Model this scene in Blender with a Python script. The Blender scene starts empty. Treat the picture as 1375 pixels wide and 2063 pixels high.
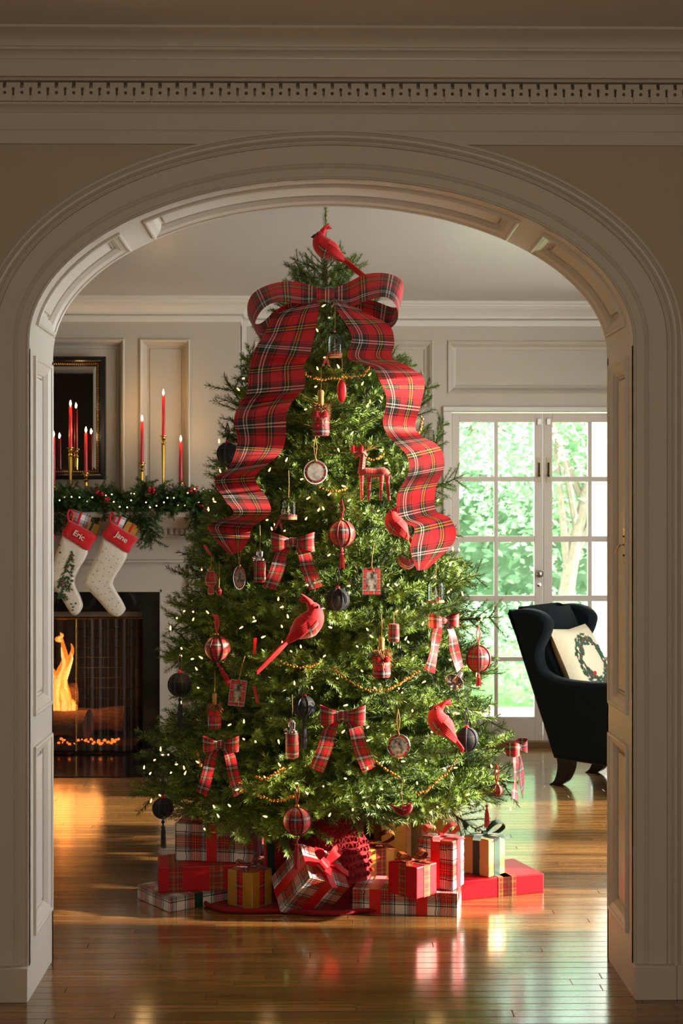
import bpy, bmesh, math, random
import numpy as np
from mathutils import Vector, Matrix
random.seed(7)
rng = np.random.default_rng(11)
scene = bpy.context.scene
COL = scene.collection
# ------------------------------------------------------------------ camera
FPX, CX, CY, CAMZ = 2890.0, 676.0, 1030.0, 1.5
YAW = math.radians(0.7)
cam_d = bpy.data.cameras.new('camera')
cam = bpy.data.objects.new('camera', cam_d); COL.objects.link(cam)
cam.location = (0, 0, CAMZ); cam.rotation_euler = (math.pi/2, 0, -YAW)
cam_d.sensor_fit = 'VERTICAL'; cam_d.sensor_height = 36; cam_d.sensor_width = 24
cam_d.lens = FPX/2063*36
cam_d.shift_x = (687.5-CX)/2063; cam_d.shift_y = -(1031.5-CY)/2063
cam_d.dof.use_dof = True; cam_d.dof.focus_distance = 5.35; cam_d.dof.aperture_fstop = 8.0
cam_d.clip_start = .05; cam_d.clip_end = 200
scene.camera = cam
# ------------------------------------------------------------------ world, sun, daylight, exposure
world = bpy.data.worlds.new('sky'); scene.world = world; world.use_nodes = True
wn = world.node_tree; bg = wn.nodes['Background']
bg.inputs[0].default_value = (.93, .98, 1.0, 1); bg.inputs[1].default_value = 10.0
def light(name, kind, loc, rot, energy, color, **kw):
    d = bpy.data.lights.new(name, kind); d.energy = energy; d.color = color
    for k, v in kw.items(): setattr(d, k, v)
    o = bpy.data.objects.new(name, d); COL.objects.link(o); o.location = loc; o.rotation_euler = rot
    return o
def aim(dx, dy, dz): return Vector((dx, dy, dz)).to_track_quat('-Z', 'Y').to_euler()
sun = light("sun", "SUN", (8, 6, 5), aim(-1, .06, -.26), 24.0, (1, .84, .64), angle=math.radians(1.2))
# daylight entering by the tall windows of the side wall (the panes stand at x = 2.75)
win_light = light('window_daylight', 'AREA', (2.95, 6.2, 1.45), aim(-1, -.05, -.08), 56.0, (.97, .98, 1), shape='RECTANGLE', size=2.5, size_y=2.5)
# added warm fill behind the camera, brightens the hall side of the arch
hall_fill = light('hall_fill_light', 'AREA', (.3, -.8, 1.75), aim(0, 1, 0), 36.0, (1, .80, .60), shape='DISK', size=1.2)
portal = light('door_portal', 'AREA', (1.43, 9.3, 1.1), aim(0, -1, 0), 1.0, (1, 1, 1), shape='RECTANGLE', size=1.3, size_y=2.1)
portal.data.cycles.is_portal = True
vs = scene.view_settings
vs.view_transform = 'Standard'; vs.look = 'None'; vs.gamma = 1; vs.use_curve_mapping = False
vs.exposure = 0.0
scene.cycles.use_denoising = True
scene.cycles.adaptive_threshold = .08
scene.cycles.max_bounces = 5; scene.cycles.diffuse_bounces = 3; scene.cycles.glossy_bounces = 3
scene.cycles.transparent_max_bounces = 10; scene.cycles.caustics_reflective = False; scene.cycles.caustics_refractive = False
scene.cycles.sample_clamp_indirect = 6.0
# ------------------------------------------------------------------ helpers
def ray(px, py):
    r = Vector((math.cos(YAW), -math.sin(YAW), 0)); f = Vector((math.sin(YAW), math.cos(YAW), 0))
    return f + r*((px-CX)/FPX) + Vector((0, 0, (CY-py)/FPX))
def at(px, py, Y):
    d = ray(px, py); return Vector((0, 0, CAMZ)) + d*(Y/d.y)
def on_z(px, py, z=0.0):
    d = ray(px, py); return Vector((0, 0, CAMZ)) + d*((z-CAMZ)/d.z)
def PX(px, Y): return at(px, CY, Y).x
def PZ(py, Y, px=676): return at(px, py, Y).z
def catmull(pts, n):
    P = [Vector(p) for p in pts]; out = []
    for i in range(len(P)-1):
        p0 = P[max(i-1, 0)]; p1 = P[i]; p2 = P[i+1]; p3 = P[min(i+2, len(P)-1)]
        for k in range(n):
            t = k/n
            out.append(.5*((2*p1)+(p2-p0)*t+(2*p0-5*p1+4*p2-p3)*t*t+(3*p1-p0-3*p2+p3)*t**3))
    out.append(P[-1]); return out
class MB:
    def __init__(s): s.v = []; s.f = []; s.uv = []; s.mi = []
    def add(s, vs_, fs, uvs=None, mi=0):
        o = len(s.v); s.v += [tuple(p) for p in vs_]
        for k, f in enumerate(fs):
            s.f.append(tuple(i+o for i in f)); s.mi.append(mi)
            s.uv.append(uvs[k] if uvs is not None else None)
        return s
    def box(s, x0, x1, y0, y1, z0, z1, mi=0, M=None):
        if x0 > x1: x0, x1 = x1, x0
        if y0 > y1: y0, y1 = y1, y0
        V = [Vector(p) for p in ((x0,y0,z0),(x1,y0,z0),(x1,y1,z0),(x0,y1,z0),(x0,y0,z1),(x1,y0,z1),(x1,y1,z1),(x0,y1,z1))]
        F = [(0,3,2,1),(4,5,6,7),(0,1,5,4),(1,2,6,5),(2,3,7,6),(3,0,4,7)]
        ax = [(0,1),(0,1),(0,2),(1,2),(0,2),(1,2)]
        U = [[(V[i][a], V[i][b]) for i in f] for f, (a, b) in zip(F, ax)]
        if M is not None: V = [M @ p for p in V]
        return s.add(V, F, U, mi)
    def cbox(s, c, h, mi=0, M=None):
        return s.box(c[0]-h[0], c[0]+h[0], c[1]-h[1], c[1]+h[1], c[2]-h[2], c[2]+h[2], mi, M)
    def rbox(s, x0, x1, y0, y1, z0, z1, b=.004, mi=0, M=None):      # box with softened edges
        bm = bmesh.new(); bmesh.ops.create_cube(bm, size=1)
        for v in bm.verts: v.co = ((x0+x1)/2+v.co.x*(x1-x0), (y0+y1)/2+v.co.y*(y1-y0), (z0+z1)/2+v.co.z*(z1-z0))
        bmesh.ops.bevel(bm, geom=bm.edges[:], offset=b, segments=2, profile=.6, affect='EDGES')
        V = [v.co.copy() for v in bm.verts]; F = []; U = []
        for f in bm.faces:
            n = f.normal; a, c = ((1,2) if abs(n.x) > .7 else (0,2) if abs(n.y) > .7 else (0,1))
            F.append([v.index for v in f.verts]); U.append([(V[v.index][a], V[v.index][c]) for v in f.verts])
        bm.free()
        if M is not None: V = [M @ p for p in V]
        return s.add(V, F, U, mi)
    def grid(s, rows, closed_u=False, closed_v=False, uv=None, mi=0, flip=False):
        n = len(rows); m = len(rows[0]); V = [p for r in rows for p in r]; F = []; U = []
        for i in range(n if closed_v else n-1):
            for j in range(m if closed_u else m-1):
                i2, j2 = (i+1) % n, (j+1) % m
                f = (i*m+j, i*m+j2, i2*m+j2, i2*m+j)
                ii, jj = (i, i+1), (j, j+1)
                u = None
                if uv is not None: u = [uv(ii[0],jj[0]), uv(ii[0],jj[1]), uv(ii[1],jj[1]), uv(ii[1],jj[0])]
                if flip: f = f[::-1]; u = u[::-1] if u else None
                F.append(f); U.append(u)
        return s.add(V, F, U, mi)
    def tube(s, pts, r, seg=8, mi=0, cap=True):
        P = [Vector(p) for p in pts]; rows = []; N = len(P)
        rr = r if callable(r) else (lambda t: r)
        up = None; L = 0
        for i, p in enumerate(P):
            t = (P[min(i+1, N-1)]-P[max(i-1, 0)]).normalized()
            if up is None: up = t.orthogonal().normalized()
            up = (up - t*up.dot(t)); up = up.normalized() if up.length > 1e-6 else t.orthogonal().normalized()
            b = t.cross(up); q = rr(i/max(N-1, 1))
            rows.append([p+(up*math.cos(a)+b*math.sin(a))*q for a in [2*math.pi*k/seg for k in range(seg)]])
        s.grid(rows, closed_u=True, uv=lambda i, j: (j/seg*2*math.pi*rr(.5), i*.02), mi=mi)
        if cap:
            s.add(rows[0], [tuple(range(seg))[::-1]], None, mi); s.add(rows[-1], [tuple(range(seg))], None, mi)
        return s
    def lathe(s, prof, seg=20, c=(0,0,0), mi=0, M=None, us=None):
        rows = []
        for (r, z) in prof:
            row = [Vector((c[0]+r*math.cos(2*math.pi*k/seg), c[1]+r*math.sin(2*math.pi*k/seg), c[2]+z)) for k in range(seg)]
            if M is not None: row = [M @ p for p in row]
            rows.append(row)
        R = us or max(p[0] for p in prof); Z = [p[1] for p in prof]
        return s.grid(rows, closed_u=True, uv=lambda i, j: (j/seg*2*math.pi*R, Z[min(i, len(Z)-1)]), mi=mi)
    def ball(s, c, r, seg=12, rings=8, mi=0, sc=(1,1,1), M=None):
        pr = [(max(r*math.sin(math.pi*i/rings), 1e-5), -r*math.cos(math.pi*i/rings)) for i in range(rings+1)]
        rows = []
        for (q, z) in pr:
            row = [Vector((q*math.cos(2*math.pi*k/seg)*sc[0], q*math.sin(2*math.pi*k/seg)*sc[1], z*sc[2])) for k in range(seg)]
            if M is not None: row = [M @ p for p in row]
            rows.append([p+Vector(c) for p in row])
        return s.grid(rows, closed_u=True, uv=lambda i, j: (j/seg*2*math.pi*r, i/rings*math.pi*r), mi=mi)
    def extrude_x(s, prof, x0, x1, mi=0):       # prof: list of (y, z)
        return s.grid([[Vector((x0, y, z)) for y, z in prof], [Vector((x1, y, z)) for y, z in prof]], mi=mi)
    def strip(s, L, R, th=.0012, mi=0, v0=0.0, uw=None):   # ribbon between two edges, with thickness
        n = len(L); rows = []; m = 5
        vv = [v0]; 
        for i in range(1, n): vv.append(vv[-1] + ((L[i]+R[i])/2-(L[i-1]+R[i-1])/2).length)
        W = uw or max((L[i]-R[i]).length for i in range(n))
        for sgn in (1, -1):
            g = []
            for i in range(n):
                t = (L[min(i+1,n-1)]+R[min(i+1,n-1)]-L[max(i-1,0)]-R[max(i-1,0)])
                nn = t.cross(R[i]-L[i]); nn = nn.normalized() if nn.length > 1e-9 else Vector((0,-1,0))
                g.append([L[i].lerp(R[i], k/(m-1)) + nn*(th*.5*sgn) for k in range(m)])
            s.grid(g, uv=lambda i, j: (j/(m-1)*W, vv[min(i, n-1)]), mi=mi, flip=(sgn < 0))
        return s
    def mesh(s, name, mats, smooth=False):
        me = bpy.data.meshes.new(name); me.from_pydata(s.v, [], s.f)
        for m in (mats if isinstance(mats, (list, tuple)) else [mats]): me.materials.append(m)
        if any(s.mi): me.polygons.foreach_set('material_index', s.mi)
        if any(u is not None for u in s.uv):
            lay = me.uv_layers.new(name='UVMap'); flat = []
            for f, u in zip(s.f, s.uv):
                for k in range(len(f)): flat += list(u[k]) if u is not None else [0.0, 0.0]
            lay.data.foreach_set('uv', flat)
        if smooth:
            me.polygons.foreach_set('use_smooth', [True]*len(me.polygons))
            if smooth != 'all':
                try: me.set_sharp_from_angle(angle=math.radians(smooth if not isinstance(smooth, bool) else 40))
                except Exception: pass
        me.update(); return me
    def build(s, name, mats, parent=None, origin=None, smooth=False, kind=None):
        if origin is not None:
            o3 = Vector(origin); s.v = [tuple(Vector(p)-o3) for p in s.v]
        ob = bpy.data.objects.new(name, s.mesh(name, mats, smooth)); COL.objects.link(ob)
        if parent is not None: ob.parent = parent
        elif origin is not None: ob.location = origin
        if kind: ob['kind'] = kind
        return ob
def thing(name, label, cat, loc=(0,0,0), rz=0, group=None):
    o = bpy.data.objects.new(name, None); COL.objects.link(o); o.location = loc; o.rotation_euler = (0, 0, rz)
    o.empty_display_size = .05; o['label'] = label; o['category'] = cat
    if group: o['group'] = group
    return o
def tag(o, label, cat, group=None, kind=None):
    o['label'] = label; o['category'] = cat
    if group: o['group'] = group
    if kind: o['kind'] = kind
    return o
def copy_part(src, parent, M=None):
    c = src.copy(); COL.objects.link(c); c.parent = parent
    if M is not None: c.matrix_local = M
    return c
# ------------------------------------------------------------------ materials
def new_mat(name):
    m = bpy.data.materials.new(name); m.use_nodes = True
    nt = m.node_tree; b = nt.nodes['Principled BSDF']; return m, nt, b
def lin(c): return tuple(((x/255)/12.92 if x/255 <= .04045 else ((x/255+.055)/1.055)**2.4) for x in c)
def mat(name, rgb, rough=.5, metal=0.0, var=.12, nscale=20.0, bump=0.0, spec=.5, sheen=0.0, coat=0.0, srgb=True, stretch=(1,1,1)):
    m, nt, b = new_mat(name); c = lin(rgb) if srgb else rgb
    N = nt.nodes; tc = N.new('ShaderNodeTexCoord'); mp = N.new('ShaderNodeMapping'); mp.inputs['Scale'].default_value = stretch
    nz = N.new('ShaderNodeTexNoise'); nz.inputs['Scale'].default_value = nscale; nz.inputs['Detail'].default_value = 4
    nt.links.new(tc.outputs['Object'], mp.inputs[0]); nt.links.new(mp.outputs[0], nz.inputs['Vector'])
    rp = N.new('ShaderNodeValToRGB'); e = rp.color_ramp.elements
    e[0].position = .3; e[1].position = .7
    e[0].color = (*[x*(1-var) for x in c], 1); e[1].color = (*[min(x*(1+var), 1) for x in c], 1)
    nt.links.new(nz.outputs[0], rp.inputs[0]); nt.links.new(rp.outputs[0], b.inputs['Base Color'])
    b.inputs['Roughness'].default_value = rough; b.inputs['Metallic'].default_value = metal
    b.inputs['Specular IOR Level'].default_value = spec
    if sheen: b.inputs['Sheen Weight'].default_value = sheen; b.inputs['Sheen Roughness'].default_value = .4
    if coat: b.inputs['Coat Weight'].default_value = coat; b.inputs['Coat Roughness'].default_value = .08
    if bump:
        bp = N.new('ShaderNodeBump'); bp.inputs['Strength'].default_value = bump; bp.inputs['Distance'].default_value = .004
        nt.links.new(nz.outputs[0], bp.inputs['Height']); nt.links.new(bp.outputs[0], b.inputs['Normal'])
    return m
def emit_mat(name, rgb, strength):
    m, nt, b = new_mat(name); b.inputs['Base Color'].default_value = (*rgb, 1)
    b.inputs['Emission Color'].default_value = (*rgb, 1); b.inputs['Emission Strength'].default_value = strength
    return m
def plaid(name, ground, bands, size, rough=.6, sheen=0.0, spec=.4, coat=0.0, strong=0.0):
    """woven check on the UV map (metres); bands: (from, to, rgb) within one repeat 0..1"""
    m, nt, b = new_mat(name); N = nt.nodes; Lk = nt.links.new
    tc = N.new('ShaderNodeTexCoord'); sp = N.new('ShaderNodeSeparateXYZ'); Lk(tc.outputs['UV'], sp.inputs[0])
    outs = []
    for ax in (0, 1):
        mu = N.new('ShaderNodeMath'); mu.operation = 'DIVIDE'; mu.inputs[1].default_value = size; Lk(sp.outputs[ax], mu.inputs[0])
        fr = N.new('ShaderNodeMath'); fr.operation = 'FRACT'; Lk(mu.outputs[0], fr.inputs[0])
        rp = N.new('ShaderNodeValToRGB'); cr = rp.color_ramp; cr.interpolation = 'CONSTANT'
        stops = []; pos = 0.0
        for a, z, c in bands:
            if a > pos+1e-6: stops.append((pos, ground))
            stops.append((a, c)); pos = z
        if pos < .999: stops.append((pos, ground))
        while len(cr.elements) > 1: cr.elements.remove(cr.elements[-1])
        cr.elements[0].position = stops[0][0]; cr.elements[0].color = (*lin(stops[0][1]), 1)
        for p, c in stops[1:]:
            el = cr.elements.new(p); el.color = (*lin(c), 1)
        Lk(fr.outputs[0], rp.inputs[0]); outs.append(rp.outputs[0])
    mx = N.new('ShaderNodeMix'); mx.data_type = 'RGBA'; mx.inputs[0].default_value = .5
    Lk(outs[0], mx.inputs[6]); Lk(outs[1], mx.inputs[7])
    dk = N.new('ShaderNodeMix'); dk.data_type = 'RGBA'; dk.blend_type = 'DARKEN'; dk.inputs[0].default_value = 1.0; Lk(outs[0], dk.inputs[6]); Lk(outs[1], dk.inputs[7])
    fi = N.new('ShaderNodeMix'); fi.data_type = 'RGBA'; fi.inputs[0].default_value = strong; Lk(mx.outputs[2], fi.inputs[6]); Lk(dk.outputs[2], fi.inputs[7]); Lk(fi.outputs[2], b.inputs['Base Color'])
    b.inputs['Roughness'].default_value = rough; b.inputs['Specular IOR Level'].default_value = spec
    if sheen: b.inputs['Sheen Weight'].default_value = sheen
    if coat: b.inputs['Coat Weight'].default_value = coat; b.inputs['Coat Roughness'].default_value = .15
    return m
RED, BLK, GRN, NVY, WHT, YEL = (204, 14, 30), (10, 8, 11), (7, 40, 27), (16, 22, 60), (240, 232, 224), (222, 190, 60)
BANDS_RED = [(.02,.05,BLK),(.07,.13,GRN),(.13,.165,BLK),(.165,.19,WHT),(.19,.225,BLK),(.225,.25,WHT),(.25,.285,BLK),(.285,.345,GRN),(.365,.395,BLK),(.60,.645,NVY),(.645,.665,YEL),(.665,.70,BLK),(.70,.72,YEL),(.72,.765,NVY)]
SR, SG = (176, 20, 34), (120, 140, 150)
BANDS_WHITE = [(.30,.34,BLK),(.355,.365,WHT),(.37,.45,SG),(.45,.47,BLK),(.47,.56,SR),(.56,.575,YEL),(.575,.60,BLK),(.60,.64,SR),(.64,.65,WHT),(.65,.69,SR),(.69,.71,BLK),(.71,.725,YEL),(.725,.82,SR),(.82,.84,BLK),(.84,.92,SG),(.925,.935,WHT),(.95,.99,BLK)]
BANDS_NAVY = [(.0,.12,BLK),(.20,.212,(150,130,60)),(.30,.5,(8,30,28)),(.5,.58,BLK),(.70,.712,(50,80,110)),(.80,.95,(8,28,26))]
M_PLAID_BIG = plaid('tartan_silk_wide', RED, BANDS_RED, .20, rough=.45, sheen=.15, spec=.4, strong=.25)
M_PLAID_MID = plaid('tartan_ribbon', RED, BANDS_RED, .075, rough=.5, sheen=.12, strong=.2)
M_PLAID_SMALL = plaid('tartan_small', RED, BANDS_RED, .042, rough=.6, sheen=.2)
M_PLAID_WHITE = plaid('tartan_paper', (238, 236, 238), BANDS_WHITE, .115, rough=.4, spec=.35, strong=.55)
M_PLAID_NAVY = plaid('tartan_navy', (9, 11, 34), BANDS_NAVY, .07, rough=.75, sheen=.02)
M_PLAID_GOLD = plaid('tartan_gold_ribbon', (150, 20, 26), [(.05,.14,(30,70,40)),(.20,.23,(200,160,70)),(.30,.33,(200,160,70)),(.40,.5,(30,70,40)),(.62,.65,(200,160,70)),(.72,.80,(90,14,20))], .045, rough=.45)
M_TRIM = mat('painted_trim', (212, 206, 194), .38, var=.015, nscale=6, bump=.02)
M_WALL = mat('painted_wall', (190, 178, 158), .6, var=.02, nscale=8, bump=.03)
M_ROOM = mat('drawing_room_paint', (184, 174, 158), .42, var=.015, nscale=6, bump=.02)
M_CEIL_B = mat('drawing_room_ceiling', (180, 173, 163), .3, var=.02, nscale=3)
M_CEIL = mat('ceiling_paint', (206, 202, 194), .35, var=.02, nscale=3)
M_RED_RIB = mat('red_satin', (205, 16, 30), .35, var=.08, sheen=.2)
M_GREEN_RIB = mat('green_satin', (10, 62, 44), .35, var=.08, sheen=.2)
M_RED_PAPER = mat('red_paper', (184, 12, 32), .42, var=.05, spec=.3)
M_GOLD_PAPER = mat('gold_paper', (196, 152, 62), .34, metal=.35, var=.06)
M_KRAFT = mat('kraft_gold_paper', (196, 158, 96), .45, metal=.15, var=.06)
M_BRASS = mat('brass', (205, 160, 70), .25, metal=1.0, var=.08)
M_SILVER = mat('silver', (205, 205, 205), .2, metal=1.0, var=.05)
M_GOLD_BEAD = mat('gold_bead', (214, 160, 80), .25, metal=.9, var=.1)
M_RED_FELT = mat('red_felt', (200, 14, 26), .8, var=.1, nscale=60, bump=.15, sheen=.4)
M_BLACK = mat('black_gloss', (10, 9, 9), .25, var=.1)
M_CORD = mat('gold_cord', (170, 126, 60), .6, var=.1)
def glass_mat(name, tint=(1,1,1), refl=.08):
    m = bpy.data.materials.new(name); m.use_nodes = True; nt = m.node_tree; N = nt.nodes
    N.remove(N['Principled BSDF']); out = N['Material Output']
    t = N.new('ShaderNodeBsdfTransparent'); t.inputs[0].default_value = (*tint, 1)
    g = N.new('ShaderNodeBsdfGlossy'); g.inputs['Roughness'].default_value = .03
    lw = N.new('ShaderNodeLayerWeight'); lw.inputs[0].default_value = .12
    mu = N.new('ShaderNodeMath'); mu.operation = 'ADD'; mu.inputs[1].default_value = refl*.4; mu.use_clamp = True
    mx = N.new('ShaderNodeMixShader'); nt.links.new(lw.outputs['Fresnel'], mu.inputs[0]); nt.links.new(mu.outputs[0], mx.inputs[0])
    nt.links.new(t.outputs[0], mx.inputs[1]); nt.links.new(g.outputs[0], mx.inputs[2]); nt.links.new(mx.outputs[0], out.inputs[0])
    return m
M_GLASS = glass_mat('clear_glass', (.95, 1, .97))
# ================================================================== the setting
YF, YB = 4.414, 4.814              # front and back edge of the arch lining
YWALL = 4.434                      # hall-side wall face
ACX = (at(58.5, 1030, YF).x + at(1275, 1030, YF).x)/2
AA = (at(1275, 1030, YF).x - at(58.5, 1030, YF).x)/2
ZS, BB = 2.02, .502                # springing height and rise of the arch
CEIL_F, CEIL_B = 2.922, 2.825
YW, YBR = 9.13, 8.93               # window wall, chimney breast
XL, XR = -3.4, 2.75                # side walls of the drawing room
# --- floor of narrow oak strips, laid along x
def wood_mat():
    m, nt, b = new_mat('oak_strip'); N = nt.nodes; Lk = nt.links.new
    tc = N.new('ShaderNodeTexCoord'); mp = N.new('ShaderNodeMapping'); mp.inputs['Scale'].default_value = (1.2, 34, 20)
    geo = N.new('ShaderNodeNewGeometry'); oi = N.new('ShaderNodeObjectInfo')
    ad = N.new('ShaderNodeMath'); ad.operation = 'ADD'; Lk(geo.outputs['Random Per Island'], ad.inputs[0]); Lk(oi.outputs['Random'], ad.inputs[1])
    fr = N.new('ShaderNodeMath'); fr.operation = 'FRACT'; Lk(ad.outputs[0], fr.inputs[0])
    gm = N.new('ShaderNodeVectorMath'); gm.operation = 'ADD'; cb = N.new('ShaderNodeCombineXYZ')
    ml = N.new('ShaderNodeMath'); ml.operation = 'MULTIPLY'; ml.inputs[1].default_value = 60; Lk(fr.outputs[0], ml.inputs[0])
    Lk(ml.outputs[0], cb.inputs[0]); Lk(ml.outputs[0], cb.inputs[2]); Lk(geo.outputs['Position'], gm.inputs[0]); Lk(cb.outputs[0], gm.inputs[1]); Lk(gm.outputs[0], mp.inputs[0])
    nz = N.new('ShaderNodeTexNoise'); nz.inputs['Scale'].default_value = 2.2; nz.inputs['Detail'].default_value = 7; nz.inputs['Roughness'].default_value = .62; nz.inputs['Distortion'].default_value = .6
    Lk(mp.outputs[0], nz.inputs['Vector'])
    rp = N.new('ShaderNodeValToRGB'); e = rp.color_ramp.elements
    e[0].position = .28; e[0].color = (*lin((88, 60, 30)), 1); e[1].position = .72; e[1].color = (*lin((162, 120, 68)), 1)
    Lk(nz.outputs[0], rp.inputs[0])
    tr = N.new('ShaderNodeValToRGB'); t = tr.color_ramp.elements
    t[0].color = (.72, .66, .60, 1); t[1].color = (1.12, 1.08, 1.0, 1); Lk(fr.outputs[0], tr.inputs[0])
    mx = N.new('ShaderNodeMix'); mx.data_type = 'RGBA'; mx.blend_type = 'MULTIPLY'; mx.inputs[0].default_value = 1
    Lk(rp.outputs[0], mx.inputs[6]); Lk(tr.outputs[0], mx.inputs[7]); Lk(mx.outputs[2], b.inputs['Base Color'])
    b.inputs['Coat Weight'].default_value = .7; b.inputs['Coat Roughness'].default_value = .13; b.inputs['Specular IOR Level'].default_value = .5
    rr = N.new('ShaderNodeMapRange'); rr.inputs[3].default_value = .10; rr.inputs[4].default_value = .26; Lk(nz.outputs[0], rr.inputs[0]); Lk(rr.outputs[0], b.inputs['Roughness'])
    bp = N.new('ShaderNodeBump'); bp.inputs['Strength'].default_value = .06; bp.inputs['Distance'].default_value = .002
    Lk(nz.outputs[0], bp.inputs['Height']); Lk(bp.outputs[0], b.inputs['Normal'])
    return m
M_WOOD = wood_mat(); M_SUB = mat('floor_gap', (30, 18, 10), .9)
floor = MB().box(-4.2, 3.2, -1.8, 9.6, -.05, -.007).build('floor', M_SUB, kind='structure')
PW = .057
def plank_mesh(x0, x1, y0, y1, mb, rnd):
    t = rnd.uniform(-1, 1)*.00016; g = .0005; h = rnd.uniform(-.00006, .00006); e = .0012
    V = [(x0+g, y0+g, -.009), (x1-g, y0+g, -.009), (x1-g, y1-g, -.009), (x0+g, y1-g, -.009),
         (x0+g, y0+g, h-t-e), (x1-g, y0+g, h-t-e), (x1-g, y1-g, h+t-e), (x0+g, y1-g, h+t-e),
         (x0+g+e, y0+g+e, h-t), (x1-g-e, y0+g+e, h-t), (x1-g-e, y1-g-e, h+t), (x0+g+e, y1-g-e, h+t)]
    F = [(0,1,5,4),(1,2,6,5),(2,3,7,6),(3,0,4,7),(4,5,9,8),(5,6,10,9),(6,7,11,10),(7,4,8,11),(8,9,10,11)]
    mb.add(V, F); return mb
r_ = random.Random(3); y = 3.85; far = MB(); NEARX = (-1.55, 1.75)
rows_near = []
def plank_row(x0, x1, y, sink):
    x = x0
    while x < x1-1e-6:
        L = r_.uniform(.7, 1.7); x2 = min(x+L, x1)
        if x1-x2 < .35: x2 = x1
        sink(x, x2, y); x = x2
def far_sink(a, b, y): plank_mesh(a, b, y, y+PW, far, r_)
def near_sink(a, b, y):
    ob = plank_mesh(a, b, y, y+PW, MB(), r_).build('plank', M_WOOD, floor)
yy = 3.85-PW*98
while yy < 9.2:
    if 3.84 < yy < 6.75:
        plank_row(NEARX[0], NEARX[1], yy, near_sink)
        plank_row(XL-.3, NEARX[0], yy, far_sink); plank_row(NEARX[1], XR+.2, yy, far_sink)
    elif yy > 1.0: plank_row(XL-.3, XR+.2, yy, far_sink)
    yy += PW
far.build('planks', M_WOOD, floor, kind='stuff')
MB().box(-3.0, 3.0, -1.7, 1.03, -.009, 0).build('boards', M_WOOD, floor, kind='stuff')
# --- arch geometry
def arch_pts(n=72):
    P = [(Vector((ACX-AA, 0, z)), Vector((-1, 0, 0))) for z in np.linspace(0, ZS, 12)[:-1]]
    for k in range(n+1):
        th = math.pi*(1-k/n); c, s = math.cos(th), math.sin(th)
        P.append((Vector((ACX+AA*c, 0, ZS+BB*s)), Vector((c/AA, 0, s/BB)).normalized()))
    P += [(Vector((ACX+AA, 0, z)), Vector((1, 0, 0))) for z in np.linspace(ZS, 0, 12)[1:]]
    return P
AP = arch_pts()
def arch_wall(Yp, off, x0, x1, ztop, flip):
    m = MB(); q = [p+n*off for p, n in AP]
    left = [p for p in q if True]
    V = []; F = []
    for p in left:
        zz = ztop; 
        V.append(Vector((p.x, Yp, p.z)))
    n = len(V); half = n//2
    # outer frame points: straight jamb points project sideways, arch points upward
    O = []
    for i, p in enumerate(V):
        if p.z <= ZS+1e-6 and p.x < ACX: O.append(Vector((x0, Yp, p.z)))
        elif p.z <= ZS+1e-6: O.append(Vector((x1, Yp, p.z)))
        else: O.append(Vector((p.x, Yp, ztop)))
    for i in range(n-1):
        a, b_, c, d = V[i], V[i+1], O[i+1], O[i]
        m.add([a, b_, c, d], [(0,1,2,3) if not flip else (3,2,1,0)])
    iL = max(i for i in range(half) if V[i].z <= ZS+1e-6); iR = min(i for i in range(half, n) if V[i].z <= ZS+1e-6)
    m.add([O[iL], O[iL+1], Vector((x0, Yp, ztop))], [(0,1,2)]); m.add([O[iR], O[iR-1], Vector((x1, Yp, ztop))], [(0,1,2)])
    return m
wf = arch_wall(YWALL, .10, -3.0, 3.0, CEIL_F, False)
wf.build('wall_arch', M_WALL, kind='structure')
arch_wall(YB-.02, .05, XL, XR, CEIL_B+.1, True).build('wall_arch_inner', M_TRIM, kind='structure')
MB().box(XR+.01, 3.06, YWALL+.001, YB-.021, 0, 3.1).box(XL-.05, -3.01, YWALL+.001, YB-.021, 0, 3.1).box(-3.01, XR+.01, YWALL+.001, YB-.021, 2.86, 3.1).build('wall_arch_sun_caps', M_TRIM, kind='structure')  # end and top caps added to keep sun out of the hollow wall
# casing swept round the opening
CAS = [(0,.0),(0,.018),(.003,.022),(.007,.022),(.010,.018),(.034,.018),(.036,.021),(.040,.024),(.044,.023),(.046,.020),(.049,.023),(.100,.023),(.101,.018),(.104,.018),(.105,.025),(.109,.028),(.112,.026),(.113,.023),(.116,.023),(.118,.029),(.124,.038),(.130,.040),(.136,.036),(.139,.030),(.141,.030),(.142,.037),(.150,.037),(.1505,0)]
rows = [[Vector((p.x+n.x*o, YWALL-pr, p.z+n.z*o)) for o, pr in CAS] for p, n in AP]
casing = MB().grid(rows).build('trim_1', M_TRIM, kind='structure', smooth=20)
casing['label'] = 'moulded casing round the wide arch'
# back casing, plain
rows = [[Vector((p.x+n.x*o, YB-.02+pr, p.z+n.z*o)) for o, pr in ((0,0),(0,.02),(.11,.02),(.11,0))] for p, n in AP]
MB().grid(rows, flip=True).build('trim_2', M_TRIM, kind='structure')
# lining (jambs and soffit) with sunk panels
SP = [0.0]
for i in range(1, len(AP)): SP.append(SP[-1]+(AP[i][0]-AP[i-1][0]).length)
def lining(s, t, d=0.0):        # d > 0 = proud into the opening
    i = min(max(np.searchsorted(SP, s)-1, 0), len(AP)-2); f = (s-SP[i])/(SP[i+1]-SP[i])
    p = AP[i][0].lerp(AP[i+1][0], f); n = AP[i][1].lerp(AP[i+1][1], f).normalized()
    return Vector((p.x-n.x*d, YF+t, p.z-n.z*d))
def s_theta(deg):
    k = (180-deg)/180*72; i = 11+int(k); return SP[i]+(SP[i+1]-SP[i])*(k-int(k))
STOT = SP[-1]
panels = [(.176, .765), (.86, 1.985), (s_theta(173), s_theta(135.5)), (s_theta(129.5), s_theta(50.5)), (s_theta(44.5), s_theta(7)), (STOT-1.985, STOT-.86), (STOT-.765, STOT-.176)]
T0, T1 = .07, .36
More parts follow.
